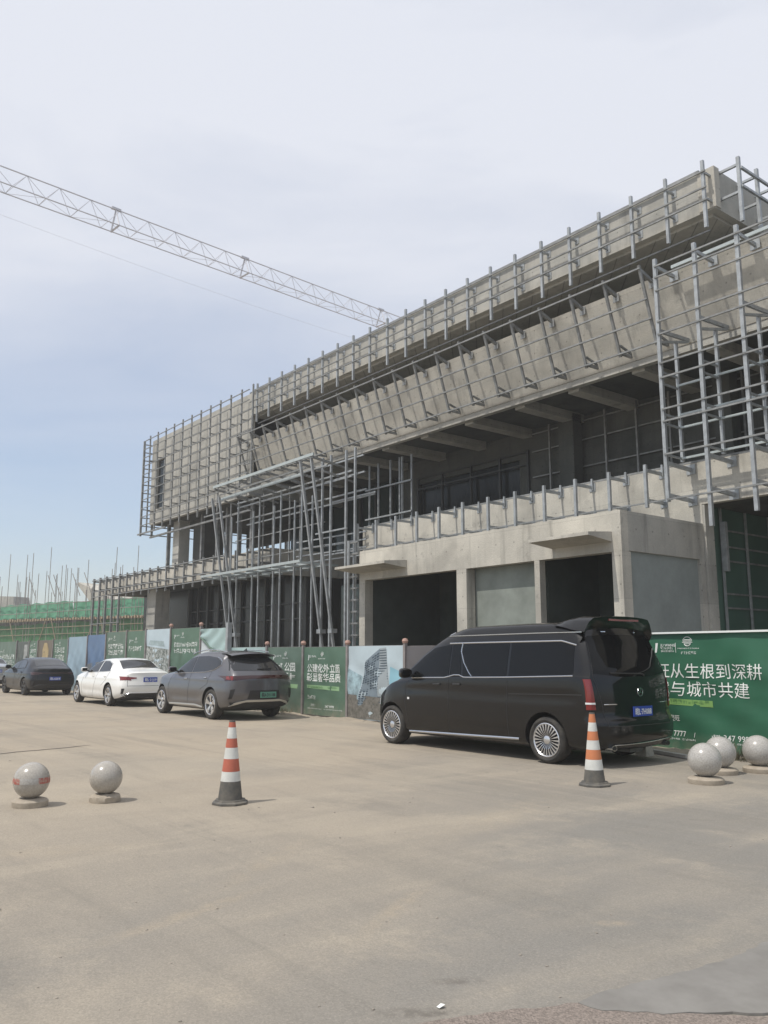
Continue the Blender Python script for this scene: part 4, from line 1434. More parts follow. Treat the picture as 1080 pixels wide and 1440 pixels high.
class Car:
    """a car body lofted from cross-sections; x runs from nose (-) to tail (+), visible flank at -y"""

    def __init__(self, name, label, cat, X, Y, stations, paint, rear_prof, k_rear, k_front, wheels, R, tw, hw, creases=(), shoulder=0.0):
        self.r = thing(name, label, cat, (X, Y, 0), None)
        self.o = Vector((X, Y, 0))
        self.hw, self.R, self.tw, self.wheels = hw, R, tw, wheels
        st = np.array([s[:1] + s[1] for s in [((a,), b) for a, b in stations]] if False else [[a] + list(b) for a, b in stations], float)
        xs = st[:, 0]
        nx = 96
        q = np.unique(np.concatenate([np.linspace(xs[0], xs[-1], nx), np.linspace(xs[0], xs[0] + .35, 14), np.linspace(xs[-1] - .35, xs[-1], 14)]))
        C = [pchip(xs, st[:, i], q) for i in range(1, st.shape[1])]
        zb, wv, zw, wsh, zsh, wr, zr, wt, zt, zc = C
        zsh = zsh - shoulder * sstep(-2.3, -1.2, q)
        ring_y = [0 * q, wv * .80, wv * .955, wv * .995, wv, (wv + wsh) / 2 + .004, wsh, wsh - .012, wr, wt, wt * .5, 0 * q]
        ring_z = [zb - .02, zb, zb + .10, zb + (zw - zb) * .6, zw, zw + (zsh - zw) * .62, zsh, zsh + .03, zr, zt, zt + (zc - zt) * .72, zc]
        kk = np.arange(len(ring_y))
        sb = 4
        kq = np.linspace(0, len(ring_y) - 1, (len(ring_y) - 1) * sb + 1)
        RY, RZ = np.array(ring_y), np.array(ring_z)
        n, m = len(q), len(kq)
        GY = np.zeros((n, m))
        GZ = np.zeros((n, m))
        for i in range(n):
            GY[i] = pchip(kk, RY[:, i], kq)
            GZ[i] = pchip(kk, RZ[:, i], kq)
        verts, faces = [], []
        L = np.zeros((n, m), int)
        Rr = np.zeros((n, m), int)
        for i in range(n):
            for j in range(m):
                L[i, j] = len(verts)
                verts.append((q[i], -GY[i, j], GZ[i, j]))
                if j in (0, m - 1):
                    Rr[i, j] = L[i, j]
                else:
                    Rr[i, j] = len(verts)
                    verts.append((q[i], GY[i, j], GZ[i, j]))
        for i in range(n - 1):
            for j in range(m - 1):
                faces.append((L[i, j], L[i, j + 1], L[i + 1, j + 1], L[i + 1, j]))
                faces.append((Rr[i, j], Rr[i + 1, j], Rr[i + 1, j + 1], Rr[i, j + 1]))
        nc = 14
        for i, flip in ((0, False), (n - 1, True)):
            prev = None
            for j in range(m):
                if j in (0, m - 1):
                    row = [L[i, j]] * (nc + 1)
                else:
                    row = [L[i, j]]
                    for c in range(1, nc):
                        row.append(len(verts))
                        verts.append((q[i], -GY[i, j] + 2 * GY[i, j] * c / nc, GZ[i, j]))
                    row.append(Rr[i, j])
                if prev:
                    for c in range(nc):
                        f = []
                        for v in (prev[c], prev[c + 1], row[c + 1], row[c]):
                            if v not in f:
                                f.append(v)
                        if len(f) > 2:
                            faces.append(tuple(f) if flip else tuple(f[::-1]))
                prev = row
        V = np.array(verts)
        rz = [p[0] for p in rear_prof]
        rx = [p[1] for p in rear_prof]
        x1, x0 = xs[-1], xs[0]
        s = sstep(x1 - 1.15, x1, V[:, 0])
        g = pchip(rz, rx, np.clip(V[:, 2], rz[0], rz[-1])) + k_rear * (np.abs(V[:, 1]) / hw) ** 2.6
        V[:, 0] -= s * g
        s = sstep(x0 + .9, x0, V[:, 0])
        V[:, 0] += s * k_front * (np.abs(V[:, 1]) / hw) ** 2.4
        for (zc_, dep, half, xa, xb) in creases:       # pressed lines along the flank
            f = np.exp(-((V[:, 2] - zc_) / half) ** 2) * sstep(xa, xa + .4, V[:, 0]) * (1 - sstep(xb - .4, xb, V[:, 0])) * sstep(hw * .6, hw * .85, np.abs(V[:, 1]))
            V[:, 1] -= np.sign(V[:, 1]) * f * dep
        self.V, self.F = V, faces
        self.bvh = BVHTree.FromPolygons([Vector(v) for v in V], [tuple(int(a) for a in f) for f in faces])
        me = bpy.data.meshes.new('body')
        me.from_pydata([tuple(v) for v in V], [], [tuple(int(a) for a in f) for f in faces])
        me.materials.append(paint)
        me.materials.append(DARK)
        me.update()
        ob = bpy.data.objects.new('body', me)
        COL.objects.link(ob)
        # wheel arches cut out with dark drums
        g = MB()
        for wx in wheels:
            for sy in (-1, 1):
                ya, yb = sy * (hw - tw - .10), sy * (hw + .3)
                RR = R + .055
                cz = R + .01
                vs, n2 = [], 40
                for yy in (ya, yb):
                    vs += [(wx + RR * math.cos(2 * math.pi * k / n2), yy, cz + RR * math.sin(2 * math.pi * k / n2)) for k in range(n2)]
                fs = [tuple(range(n2)), tuple(range(2 * n2 - 1, n2 - 1, -1))] + [(k, n2 + k, n2 + (k + 1) % n2, (k + 1) % n2) for k in range(n2)]
                if sy < 0:
                    fs = [f[::-1] for f in fs]
                g.add(vs, fs, 1)
        cut = g.build('cutter', [paint, DARK])
        bm = bmesh.new()
        bm.from_mesh(cut.data)
        bmesh.ops.recalc_face_normals(bm, faces=bm.faces)
        bm.to_mesh(cut.data)
        bm.free()
        bm = bmesh.new()
        bm.from_mesh(me)
        bmesh.ops.recalc_face_normals(bm, faces=bm.faces)
        bm.to_mesh(me)
        bm.free()
        md = ob.modifiers.new('arches', 'BOOLEAN')
        md.operation = 'DIFFERENCE'
        md.solver = 'EXACT'
        md.object = cut
        dg = bpy.context.evaluated_depsgraph_get()
        new = bpy.data.meshes.new_from_object(ob.evaluated_get(dg))
        ob.modifiers.clear()
        ob.data = new
        bpy.data.objects.remove(cut)
        new.name = 'body'
        for p in new.polygons:
            p.use_smooth = True
            if p.normal.z < -.75 and p.center.z < .5:
                p.material_index = 1
        new.set_sharp_from_angle(angle=rad(42))
        ob.parent = self.r
        self.body = ob

    # ---- projecting things onto the body
    def hit(self, o, d):
        h = self.bvh.ray_cast(Vector(o), Vector(d))
        return (h[0], h[1]) if h[0] is not None else (None, None)

    def on(self, u, v, face, off):
        """point on the surface: face 'L'/'R' flank with (x, z), 'B' back / 'F' front with (y, z), 'T' top with (x, y)"""
        if face in 'LR':
            sy = -1 if face == 'L' else 1
            p, n = self.hit((u, sy * 3, v), (0, -sy, 0))
        elif face in 'BF':
            sx = 1 if face == 'B' else -1
            p, n = self.hit((sx * 5, u, v), (-sx, 0, 0))
        else:
            p, n = self.hit((u, v, 4), (0, 0, -1))
        if p is None:
            return None
        dirs = {'L': Vector((0, -1, 0)), 'R': Vector((0, 1, 0)), 'B': Vector((1, 0, 0)), 'F': Vector((-1, 0, 0)), 'T': Vector((0, 0, 1))}[face]
        if n.dot(dirs) < 0:
            n = -n
        return p + n * off

    def polyl(self, pts, n):
        d = [0]
        for a, b in zip(pts[:-1], pts[1:]):
            d.append(d[-1] + math.hypot(b[0] - a[0], b[1] - a[1]))
        t = np.linspace(0, d[-1], n)
        return np.interp(t, d, [p[0] for p in pts]), np.interp(t, d, [p[1] for p in pts])

    def patch(self, name, m, low, high, face='L', off=.004, n=26, k=9, parent=None, both=False):
        """thin sheet hugging the body between two outlines"""
        objs = []
        for fc in ((face, {'L': 'R', 'R': 'L'}.get(face, face)) if both else (face,)):
            la, lb = self.polyl(low, n)
            ha, hb = self.polyl(high, n)
            rows = []
            for j in range(k):
                t = j / (k - 1)
                row = []
                for i in range(n):
                    u, v = la[i] * (1 - t) + ha[i] * t, lb[i] * (1 - t) + hb[i] * t
                    p = self.on(u, v, fc, off)
                    if p is None:
                        p = row[-1] if row else Vector((u, -self.hw, v))
                    row.append(p)
                rows.append(row)
            g = MB().grid([[p + self.o for p in r] for r in rows], flip=fc in 'RF' or fc == 'T')
            # short returns into the bodywork so that the sheet has an edge
            rim = rows[0] + [r[-1] for r in rows[1:]] + rows[-1][::-1][1:] + [r[0] for r in rows[::-1]][1:]
            dn = {'L': Vector((0, 1, 0)), 'R': Vector((0, -1, 0)), 'B': Vector((-1, 0, 0)), 'F': Vector((1, 0, 0)), 'T': Vector((0, 0, -1))}[fc]
            g.grid([[p + self.o for p in rim], [p + self.o + dn * (off + .012) for p in rim]], smooth=False)
            objs.append(g.build(name, m, parent or self.r))
        return objs

    def line(self, name, m, pts, r=.008, face='L', off=.004, n=30, both=True, parent=None, ry=None):
        for fc in ((face, {'L': 'R'}.get(face)) if both and face == 'L' else (face,)):
            a, b = self.polyl(pts, n)
            ps = [self.on(u, v, fc, off) for u, v in zip(a, b)]
            ps = [p + self.o for p in ps if p is not None]
            if len(ps) > 1:
                MB().tube(ps, r, 6, ry=ry).build(name, m, parent or self.r)

    def wheel(self, x, side, style, rimm):
        """tyre with its rim as a sub-part; side -1 is the visible flank"""
        R, tw, sy = self.R, self.tw, side
        yo = sy * (self.hw - .015)
        c = self.o + Vector((x, yo, R))
        rr = R * (.70 if style != 'multi' else .72)

        def P(r, d):         # radius, depth inwards
            return (r, -sy * d)

        prof = [P(rr, .03), P(rr + .012, .012), P(rr + .03, .004), P(R - .05, .0), P(R - .02, .012), P(R - .004, .035), P(R, .07), P(R, tw - .07), P(R - .02, tw - .01), P(rr, tw)]
        g = MB().lathe(prof, c, 'y', 48)
        if sy > 0:
            g.f = [f[::-1] for f in g.f]
        t = g.build('wheel', RUBBER, self.r)
        g = MB().lathe([P(rr, .03), P(rr + .004, .012), P(rr - .008, .006), P(rr - .022, .018), P(rr - .03, .09)], c, 'y', 48)
        g.build('rim', rimm, t)
        MB().lathe([P(rr - .026, .085), P(.02, .10), P(.0, .10)], c, 'y', 40).build('brake_disc', ALLOYD, t)
        g = MB()
        if style == 'multi':
            ns = 24
            for i in range(ns):
                a = 2 * math.pi * i / ns
                da = .055
                vs = []
                for r_, w_, d_ in ((.055, .35, .030), (rr * .55, .75, .012), (rr - .012, 1.0, .014)):
                    for sgn in (-1, 1):
                        aa = a + sgn * da * w_
                        vs.append((c.x + r_ * math.cos(aa), c.y - sy * d_, c.z + r_ * math.sin(aa)))
                    for sgn in (-1, 1):
                        aa = a + sgn * da * w_
                        vs.append((c.x + r_ * math.cos(aa), c.y - sy * (d_ + .03), c.z + r_ * math.sin(aa)))
                fs = []
                for q in (0, 4):
                    fs += [(q, q + 1, q + 5, q + 4), (q + 1, q + 3, q + 7, q + 5), (q + 2, q, q + 4, q + 6)]
                g.add(vs, fs)
            hub = .06
        else:
            ns = 5
            for i in range(ns):
                a = 2 * math.pi * i / ns + .3
                for sp_ in (-.17, .17):
                    vs = []
                    for r_, off_, w_, d_ in ((.05, .25, .022, .030), (rr * .6, .75, .022, .016), (rr - .015, 1.0, .034, .012)):
                        aa = a + sp_ * off_ * (1.25 if style == 'split' else 1.0)
                        ux, uz = math.cos(aa), math.sin(aa)
                        for sgn in (-1, 1):
                            vs.append((c.x + r_ * ux - sgn * w_ * uz, c.y - sy * d_, c.z + r_ * uz + sgn * w_ * ux))
                        for sgn in (-1, 1):
                            vs.append((c.x + r_ * ux - sgn * w_ * uz, c.y - sy * (d_ + .035), c.z + r_ * uz + sgn * w_ * ux))
                    fs = []
                    for q in (0, 4):
                        fs += [(q, q + 1, q + 5, q + 4), (q + 1, q + 3, q + 7, q + 5), (q + 2, q, q + 4, q + 6)]
                    g.add(vs, fs)
            hub = .055
        g.build('spokes', rimm, t)
        MB().lathe([P(0, .016), P(hub * .6, .017), P(hub, .026), P(hub + .006, .05)], c, 'y', 24).build('hub_cap', rimm, t)
        return t

    def wheels4(self, style, rimm):
        for x in self.wheels:
            for sd in (-1, 1):
                self.wheel(x, sd, style, rimm)

    def plate(self, body, y, z, m, txm, wv=.44, h=.14, lean=0.0):
        p = self.on(y, z, 'B', .012)
        q = self.on(y, z + h * .4, 'B', .012)
        x = max(p.x, q.x) + self.o.x
        yc, zc = self.o.y + y, z
        pb = MB().box(x, x + .012, yc - wv / 2, yc + wv / 2, zc - h / 2, zc + h / 2).build('number_plate', m, self.r)
        vs, fs = text2d(body, 1.0, .02)
        mx_ = max(v[0] for v in vs)
        g = MB()
        g.add([(x + .016, yc - wv * .43 + v[0] / mx_ * wv * .86, zc - h * .30 + v[1] * h * .78) for v in vs], fs)
        g.build('lettering', txm, pb)

    def mirror(self, x, z, m, size=1.0, out=.12):
        for sy in (-1, 1):
            p = self.on(x, z, 'L' if sy < 0 else 'R', 0)
            c = self.o + p + Vector((0, sy * (out + .02), .06))
            g = MB()
            prof = []
            for i in range(9):
                a = math.pi * i / 8
                prof.append((math.sin(a) * .085 * size, -math.cos(a)))
            vs, fs = [], []
            nn = 14
            for i in range(9):
                a = math.pi * i / 8
                for k in range(nn):
                    b = 2 * math.pi * k / nn
                    vs.append((c.x + (-.055 + .09 * abs(math.cos(b)) ** .6 * math.copysign(1, math.cos(b)) * .8) * math.sin(a) * size, c.y - math.cos(a) * .115 * size, c.z + abs(math.sin(b)) ** .7 * math.copysign(1, math.sin(b)) * .078 * math.sin(a) ** .6 * size))
            for i in range(8):
                for k in range(nn):
                    fs.append((i * nn + k, i * nn + (k + 1) % nn, (i + 1) * nn + (k + 1) % nn, (i + 1) * nn + k))
            g.add(vs, fs, 0, True)
            mb_ = g.build('wing_mirror', m, self.r)
            MB().bar(self.o + p + Vector((0, -sy * .03, .0)), c + Vector((0, -sy * .07, -.03)), .05, .03).build('mirror_arm', DARK, mb_)
            MB().box(c.x + .016 * size, c.x + .022 * size, c.y - .085 * size, c.y + .085 * size, c.z - .05 * size, c.z + .05 * size).build('mirror_glass', CARGLASS, mb_)

    def handle(self, x, z, m, ln=.17):
        for fc in 'LR':
            a, b = self.on(x - ln / 2, z, fc, .012), self.on(x + ln / 2, z, fc, .012)
            if a is None or b is None:
                continue
            sy = -1 if fc == 'L' else 1
            md = (a + b) / 2 + Vector((0, sy * .022, .0))
            MB().tube([a + self.o, a.lerp(md, .6) + self.o, md + self.o, b.lerp(md, .6) + self.o, b + self.o], .012, 6, ry=.016).build('door_handle', m, self.r)


def paint_mat(name, col, rough=.35, metal=0.0, coat=1.0, dust=.25):
    if name in MATS:
        return MATS[name]
    m = mat(name, col, rough, metal, coat=coat, spec=.5 if metal else .12)
    t = m.node_tree
    b = t.nodes['Principled BSDF']
    b.inputs['Coat Roughness'].default_value = .03
    b.inputs['Coat Weight'].default_value = coat
    co = t.nodes.new('ShaderNodeTexCoord').outputs['Object']
    s = t.nodes.new('ShaderNodeSeparateXYZ')
    t.links.new(co, s.inputs[0])
    r = t.nodes.new('ShaderNodeMapRange')          # road dust settled low on the doors
    r.inputs[1].default_value = .75
    r.inputs[2].default_value = .15
    t.links.new(s.outputs[2], r.inputs[0])
    n = noise(t, co, 5, .3, .75, 6)
    f = math_n(t, 'MULTIPLY', math_n(t, 'MULTIPLY', r.outputs[0], n), dust)
    t.links.new(mix_col(t, f, col, (.27, .23, .18)), b.inputs['Base Color'])
    ro = t.nodes.new('ShaderNodeMapRange')
    ro.inputs[3].default_value = .03
    ro.inputs[4].default_value = .5
    t.links.new(f, ro.inputs[0])
    t.links.new(ro.outputs[0], b.inputs['Coat Roughness'])
    return m


BLACK = paint_mat('black_car_paint', (.003, .003, .0035), coat=.8, dust=.02)
NAVY = paint_mat('blue_black_car_paint', (.005, .006, .009), coat=.6, dust=.03)
GREYP = paint_mat('grey_car_paint', (.10, .098, .106), .38, .55, dust=.14)
WHITEC = paint_mat('white_car_paint', (.78, .77, .74), dust=.25)
SILVER = paint_mat('silver_car_paint', (.42, .44, .46), .4, .5)
WHITETXT = mat('plate_lettering', (.75, .76, .78), .5)
BLACKTXT = mat('plate_black_lettering', (.03, .03, .03), .5)

# ---- the black high-roof van
van = Car('black_van', 'black high-roof passenger van with chrome window trim and multi-spoke wheels', 'van', -10.28, 10.64,
          [(-2.66, [.27, .66, .52, .62, .70, .55, .78, .45, .83, .85]),
           (-2.54, [.20, .84, .55, .80, .80, .72, .87, .58, .91, .93]),
           (-2.22, [.19, .93, .60, .88, .93, .80, 1.00, .64, 1.04, 1.06]),
           (-1.75, [.19, .955, .70, .92, 1.06, .84, 1.12, .68, 1.15, 1.18]),
           (-1.45, [.20, .96, .72, .93, 1.11, .835, 1.31, .68, 1.37, 1.40]),
           (-1.00, [.20, .96, .72, .94, 1.15, .815, 1.60, .66, 1.68, 1.72]),
           (-.50, [.20, .96, .72, .945, 1.18, .80, 1.81, .66, 1.92, 1.98]),
           (0, [.20, .96, .72, .945, 1.20, .80, 1.85, .70, 2.01, 2.06]),
           (1.5, [.20, .96, .72, .945, 1.22, .80, 1.86, .71, 2.02, 2.08]),
           (2.35, [.22, .955, .72, .94, 1.24, .795, 1.85, .70, 2.01, 2.07]),
           (2.58, [.25, .945, .72, .925, 1.24, .775, 1.84, .67, 1.99, 2.04]),
           (2.68, [.28, .91, .70, .89, 1.23, .74, 1.80, .64, 1.95, 2.00])],
          BLACK, [(.25, .06), (.45, .0), (.62, .0), (.68, .05), (1.0, .06), (1.25, .09), (1.6, .22), (1.85, .33), (2.05, .40)], .17, .38, (-1.84, 1.68), .335, .24, .96,
          creases=((.98, .012, .035, -1.7, 2.4), (.42, .014, .05, -1.3, 1.3)))
van.wheels4('multi', ALLOY)
van.patch('side_window', CARGLASS, [(-1.62, 1.175), (-1.2, 1.18), (-.36, 1.205)], [(-1.50, 1.22), (-1.05, 1.54), (-.80, 1.68), (-.36, 1.735)], both=True, k=14)
van.patch('side_window', CARGLASS, [(-.02, 1.215), (.93, 1.235)], [(-.10, 1.735), (.93, 1.745)], both=True, k=14)
van.patch('side_window', CARGLASS, [(.98, 1.235), (2.02, 1.265), (2.2, 1.30)], [(.98, 1.745), (1.95, 1.745), (2.17, 1.69)], both=True, k=14)
van.patch('quarter_window', CARGLASS, [(-.33, 1.205), (-.06, 1.212)], [(-.33, 1.735), (-.14, 1.735)], both=True, k=14)
van.patch('windscreen', CARGLASS, [(-.74, 1.22), (.74, 1.22)], [(-.60, 1.80), (.60, 1.80)], 'F', k=14)
van.patch('rear_window', CARGLASS, [(-.83, 1.30), (-.4, 1.25), (.4, 1.25), (.83, 1.30)], [(-.735, 1.83), (0, 1.86), (.735, 1.83)], 'B', k=14)
van.line('window_trim', CHROME, [(-.42, 1.752), (.2, 1.758), (1.2, 1.762), (1.95, 1.765), (2.2, 1.70)], .008, ry=.012)
van.line('window_trim', CHROME, [(-1.3, 1.168), (-.6, 1.185), (-.36, 1.19), (-.30, 1.235), (-.05, 1.235), (.02, 1.20), (1.0, 1.222), (2.2, 1.262)], .006, ry=.010)
van.line('window_trim', CHROME, [(-.10, 1.75), (-.11, 1.62), (-.02, 1.44), (.12, 1.28), (.2, 1.215)], .009, ry=.014)
van.line('gutter_trim', CHROME, [(-.40, 1.93), (-.55, 1.865), (-.35, 1.872), (1.4, 1.885), (2.3, 1.885), (2.42, 1.94)], .008, off=.006, ry=.011)
van.line('sill_trim', CHROME, [(-1.40, .255), (-.5, .275), (1.16, .315)], .014, off=.004, ry=.02)
for xx in (-.345, .955):
    van.line('panel_gap', DARK, [(xx, .33), (xx, 1.18)], .005, off=-.001)
van.line('panel_gap', DARK, [(-1.36, .36), (-1.45, .8), (-1.40, 1.12)], .005, off=-.001)
van.line('panel_gap', DARK, [(.98, .97), (1.6, .985), (2.35, 1.0)], .006, off=-.001)
van.handle(-.62, 1.075, DARK)
van.handle(-.14, 1.085, DARK)
van.patch('fuel_cap_light', WHITELAMP, [(-1.375, .80), (-1.325, .80)], [(-1.375, .835), (-1.325, .835)], 'L', n=4, k=3, both=True)
van.mirror(-1.28, 1.19, BLACK, 1.1)
van.patch('headlamp', WHITELAMP, [(-.78, .66), (-.45, .62)], [(-.76, .78), (-.48, .80)], 'F')
van.patch('headlamp', WHITELAMP, [(.45, .62), (.78, .66)], [(.48, .80), (.76, .78)], 'F')
van.patch('radiator_grille', DARK, [(-.42, .5), (.42, .5)], [(-.42, .78), (.42, .78)], 'F')
for sy in (-1, 1):
    # tail lamp wraps from the flank on to the tail
    van.patch('tail_lamp', REDLAMP, [(sy * .925, .80), (sy * .845, .80)], [(sy * .918, 1.22), (sy * .882, 1.22)], 'B', off=.012, k=12)
    van.patch('lamp_band', WHITELAMP, [(sy * .925, .875), (sy * .85, .875)], [(sy * .925, .90), (sy * .853, .90)], 'B', off=.017, k=3)
van.line('tailgate_trim', CHROME, [(-.72, .87), (-.5, .87)], .008, 'B', both=False)
van.line('tailgate_trim', CHROME, [(.72, .87), (.5, .87)], .008, 'B', both=False)
van.line('panel_gap', DARK, [(-.70, .56), (-.75, .9), (-.84, 1.25), (-.74, 1.75)], .005, 'B', off=0, both=False)
van.line('panel_gap', DARK, [(.70, .56), (.75, .9), (.84, 1.25), (.74, 1.75)], .005, 'B', off=0, both=False)
van.line('panel_gap', DARK, [(-.72, .57), (.72, .57)], .006, 'B', off=0, both=False)
van.line('wiper', DARK, [(-.55, 1.30), (.1, 1.285), (.15, 1.26)], .012, 'B', off=.014, both=False)
van.plate('皖L·7H088', 0.02, .76, PLATEB, WHITETXT)
pb = van.on(0, 1.03, 'B', .012) + van.o            # ringed three-pointed star
g = MB()
g.tube([(pb.x, pb.y + .058 * math.cos(a), pb.z + .058 * math.sin(a)) for a in [2 * math.pi * i / 24 for i in range(24)]], .006, 5, closed=True)
for a in (90, 210, 330):
    g.bar((pb.x, pb.y, pb.z), (pb.x, pb.y + .055 * math.cos(rad(a)), pb.z + .055 * math.sin(rad(a))), .008)
g.build('star_emblem', CHROME, van.r)
# rear bumper lip with chrome line and twin-edged exhaust finishers
van.line('bumper_trim', CHROME, [(-.6, .315), (0, .325), (.78, .36)], .008, 'B', off=.012, both=False)
for sy in (-1, 1):
    e = van.on(sy * .62, .31, 'B', 0) + van.o
    MB().tube([(e.x - .1, e.y, .275), (e.x + .03, e.y, .275)], .055, 12, ry=.04).build('exhaust_tip', CHROME, van.r)
    MB().tube([(e.x + .0, e.y, .275), (e.x + .034, e.y, .275)], .044, 12, ry=.03).build('exhaust_opening', DARK, van.r)
MB().box(van.o.x + 1.9, van.o.x + 2.3, van.o.y + .15, van.o.y + .45, .14, .26).build('silencer', STEELD, van.r)
# roof spoiler: a hooked wing over the rear window
g = MB()
rows = []
for i in range(21):
    s = -1 + 2 * i / 20
    y = s * .80
    dz = -.42 * max(0, abs(s) - .86) / .14 * .45
    cv = .10 * abs(s) ** 3
    rows.append([(van.o.x + x - cv, van.o.y + y, z + dz * k - .05 * s * s) for x, z, k in ((1.82, 2.068, 0), (1.92, 2.10, .3), (2.04, 2.13, .6), (2.2, 2.145, .9), (2.38, 2.13, 1), (2.42, 2.125, 1), (2.41, 2.08, 1), (2.36, 2.0, 1), (2.28, 1.92, 1.0), (2.16, 1.93, .6))])
g.grid(rows, flip=True)
g.build('roof_spoiler', BLACK, van.r)
MB().bar((van.o.x + 2.40, van.o.y - .35, 2.07), (van.o.x + 2.40, van.o.y + .35, 2.07), .02, .03).build('brake_light', REDLAMP, van.r)

van.r.scale = (1.03, 1.025, 1.0)

# ---- the grey suv
suv = Car('grey_suv', 'metallic grey coupe suv with silver sill strip parked behind the lone cone', 'car', -20.78, 10.66,
          [(-2.42, [.30, .68, .58, .64, .76, .58, .84, .48, .87, .89]),
           (-2.26, [.22, .86, .58, .80, .87, .72, .95, .58, .98, 1.0]),
           (-1.62, [.21, .935, .64, .88, .98, .78, 1.05, .60, 1.09, 1.11]),
           (-1.05, [.21, .94, .66, .90, 1.03, .78, 1.12, .62, 1.16, 1.19]),
           (-.60, [.21, .94, .66, .895, 1.05, .73, 1.32, .58, 1.38, 1.41]),
           (-.05, [.21, .94, .66, .89, 1.07, .67, 1.53, .54, 1.60, 1.63]),
           (.5, [.21, .94, .66, .89, 1.09, .65, 1.57, .53, 1.65, 1.685]),
           (1.2, [.21, .94, .66, .885, 1.12, .65, 1.55, .53, 1.64, 1.675]),
           (1.75, [.22, .935, .66, .87, 1.15, .65, 1.49, .55, 1.59, 1.63]),
           (2.2, [.27, .92, .68, .85, 1.14, .65, 1.43, .55, 1.52, 1.56]),
           (2.36, [.30, .90, .68, .83, 1.13, .63, 1.40, .53, 1.48, 1.52]),
           (2.43, [.32, .87, .68, .80, 1.12, .60, 1.36, .51, 1.44, 1.47])],
          GREYP, [(.25, .22), (.45, .06), (.65, .0), (.95, .0), (1.08, .04), (1.16, .16), (1.35, .42), (1.5, .62)], .28, .42, (-1.62, 1.32), .365, .24, .94,
          creases=((.97, -.014, .04, -2.1, 2.3), (.50, .024, .08, -1.2, 1.0)), shoulder=.12)
suv.wheels4('five', ALLOY)
suv.patch('side_window', CARGLASS2, [(-1.02, 1.09), (.05, 1.125)], [(-.95, 1.13), (-.6, 1.34), (-.2, 1.49), (.1, 1.525)], both=True, k=12)
suv.patch('side_window', CARGLASS2, [(.10, 1.127), (.8, 1.15), (1.25, 1.20), (1.50, 1.29)], [(.14, 1.528), (.7, 1.54), (1.2, 1.50), (1.50, 1.40)], both=True, k=12)
suv.line('window_trim', CHROME, [(1.22, 1.51), (1.42, 1.46), (1.54, 1.38), (1.53, 1.30), (1.28, 1.195), (.85, 1.14), (0, 1.115), (-1.0, 1.08)], .008, ry=.012)
suv.patch('windscreen', CARGLASS2, [(-.66, 1.20), (.66, 1.20)], [(-.56, 1.54), (.56, 1.54)], 'F', k=12)
suv.patch('rear_window', CARGLASS2, [(-.76, 1.185), (0, 1.175), (.76, 1.185)], [(-.62, 1.455), (0, 1.475), (.62, 1.455)], 'B', k=12)
suv.patch('tail_lamp', mat('smoked_red_lamp', (.035, .007, .007), .12, coat=.6), [(-.88, .95), (-.4, .99), (0, 1.0), (.4, .99), (.88, .95)], [(-.86, 1.06), (-.4, 1.075), (0, 1.075), (.4, 1.075), (.86, 1.06)], 'B', off=.008, n=40)
suv.patch('tail_lamp_flank', REDLAMP, [(2.05, .98), (2.30, .96)], [(1.98, 1.05), (2.28, 1.065)], 'L', off=.006, both=True)
suv.patch('bumper_vent', DARK, [(-.87, .52), (-.80, .52)], [(-.84, .74), (-.74, .76)], 'B', off=.004, n=8)
suv.patch('bumper_vent', DARK, [(.80, .52), (.87, .52)], [(.74, .76), (.84, .74)], 'B', off=.004, n=8)
suv.patch('plate_recess', DARK, [(-.45, .52), (.45, .52)], [(-.40, .72), (.40, .72)], 'B', off=.003)
suv.patch('lower_bumper', DARK, [(-.72, .30), (.72, .30)], [(-.84, .44), (.84, .44)], 'B', off=.006)
suv.patch('skid_trim', mat('satin_silver', (.50, .49, .46), .35, .6), [(-.80, .36), (-.5, .455), (.5, .455), (.80, .36)], [(-.72, .44), (-.45, .505), (.45, .505), (.72, .44)], 'B', off=.03, n=30, k=4)
suv.plate('皖A·D11188', 0.08, .61, PLATEG, BLACKTXT)
suv.line('sill_trim', mat('satin_silver', (.50, .49, .46), .35, .6), [(-1.12, .30), (-.5, .31), (.45, .32), (.84, .285)], .012, ry=.028)
for xx in (.075,):
    suv.line('panel_gap', DARK, [(xx - .04, .36), (xx + .02, .8), (xx, 1.1)], .005, off=-.001)
suv.line('panel_gap', DARK, [(-1.10, .4), (-1.15, .8), (-1.02, 1.06)], .005, off=-.001)
suv.line('panel_gap', DARK, [(.78, .72), (1.12, .85), (1.2, 1.16)], .005, off=-.001)
suv.handle(-.12, .965, CHROME)
suv.handle(.98, 1.0, CHROME)
suv.mirror(-.84, 1.13, GREYP)
suv.patch('headlamp', WHITELAMP, [(-.78, .74), (-.4, .70)], [(-.75, .82), (-.4, .80)], 'F')
suv.patch('headlamp', WHITELAMP, [(.4, .70), (.78, .74)], [(.4, .80), (.75, .82)], 'F')
for sy in (-1, 1):
    g = MB()
    pts = [(-.35, 1.585), (-.1, 1.645), (.5, 1.70), (1.1, 1.69), (1.55, 1.635)]
    g.tube([(suv.o.x + x, suv.o.y + sy * .60, z) for x, z in pts], .014, 6)
    g.build('roof_rail', CHROME, suv.r)
g = MB()
rows = []
for i in range(17):
    s = -1 + 2 * i / 16
    rows.append([(suv.o.x + x - .14 * s * s, suv.o.y + s * .62, z - .06 * s * s) for x, z in ((1.40, 1.665), (1.7, 1.652), (1.93, 1.622), (1.955, 1.602), (1.92, 1.59), (1.7, 1.57))])
g.grid(rows, flip=True)
g.build('roof_spoiler', GREYP, suv.r)
g = MB()
f0 = suv.o + Vector((1.35, 0, 1.66))
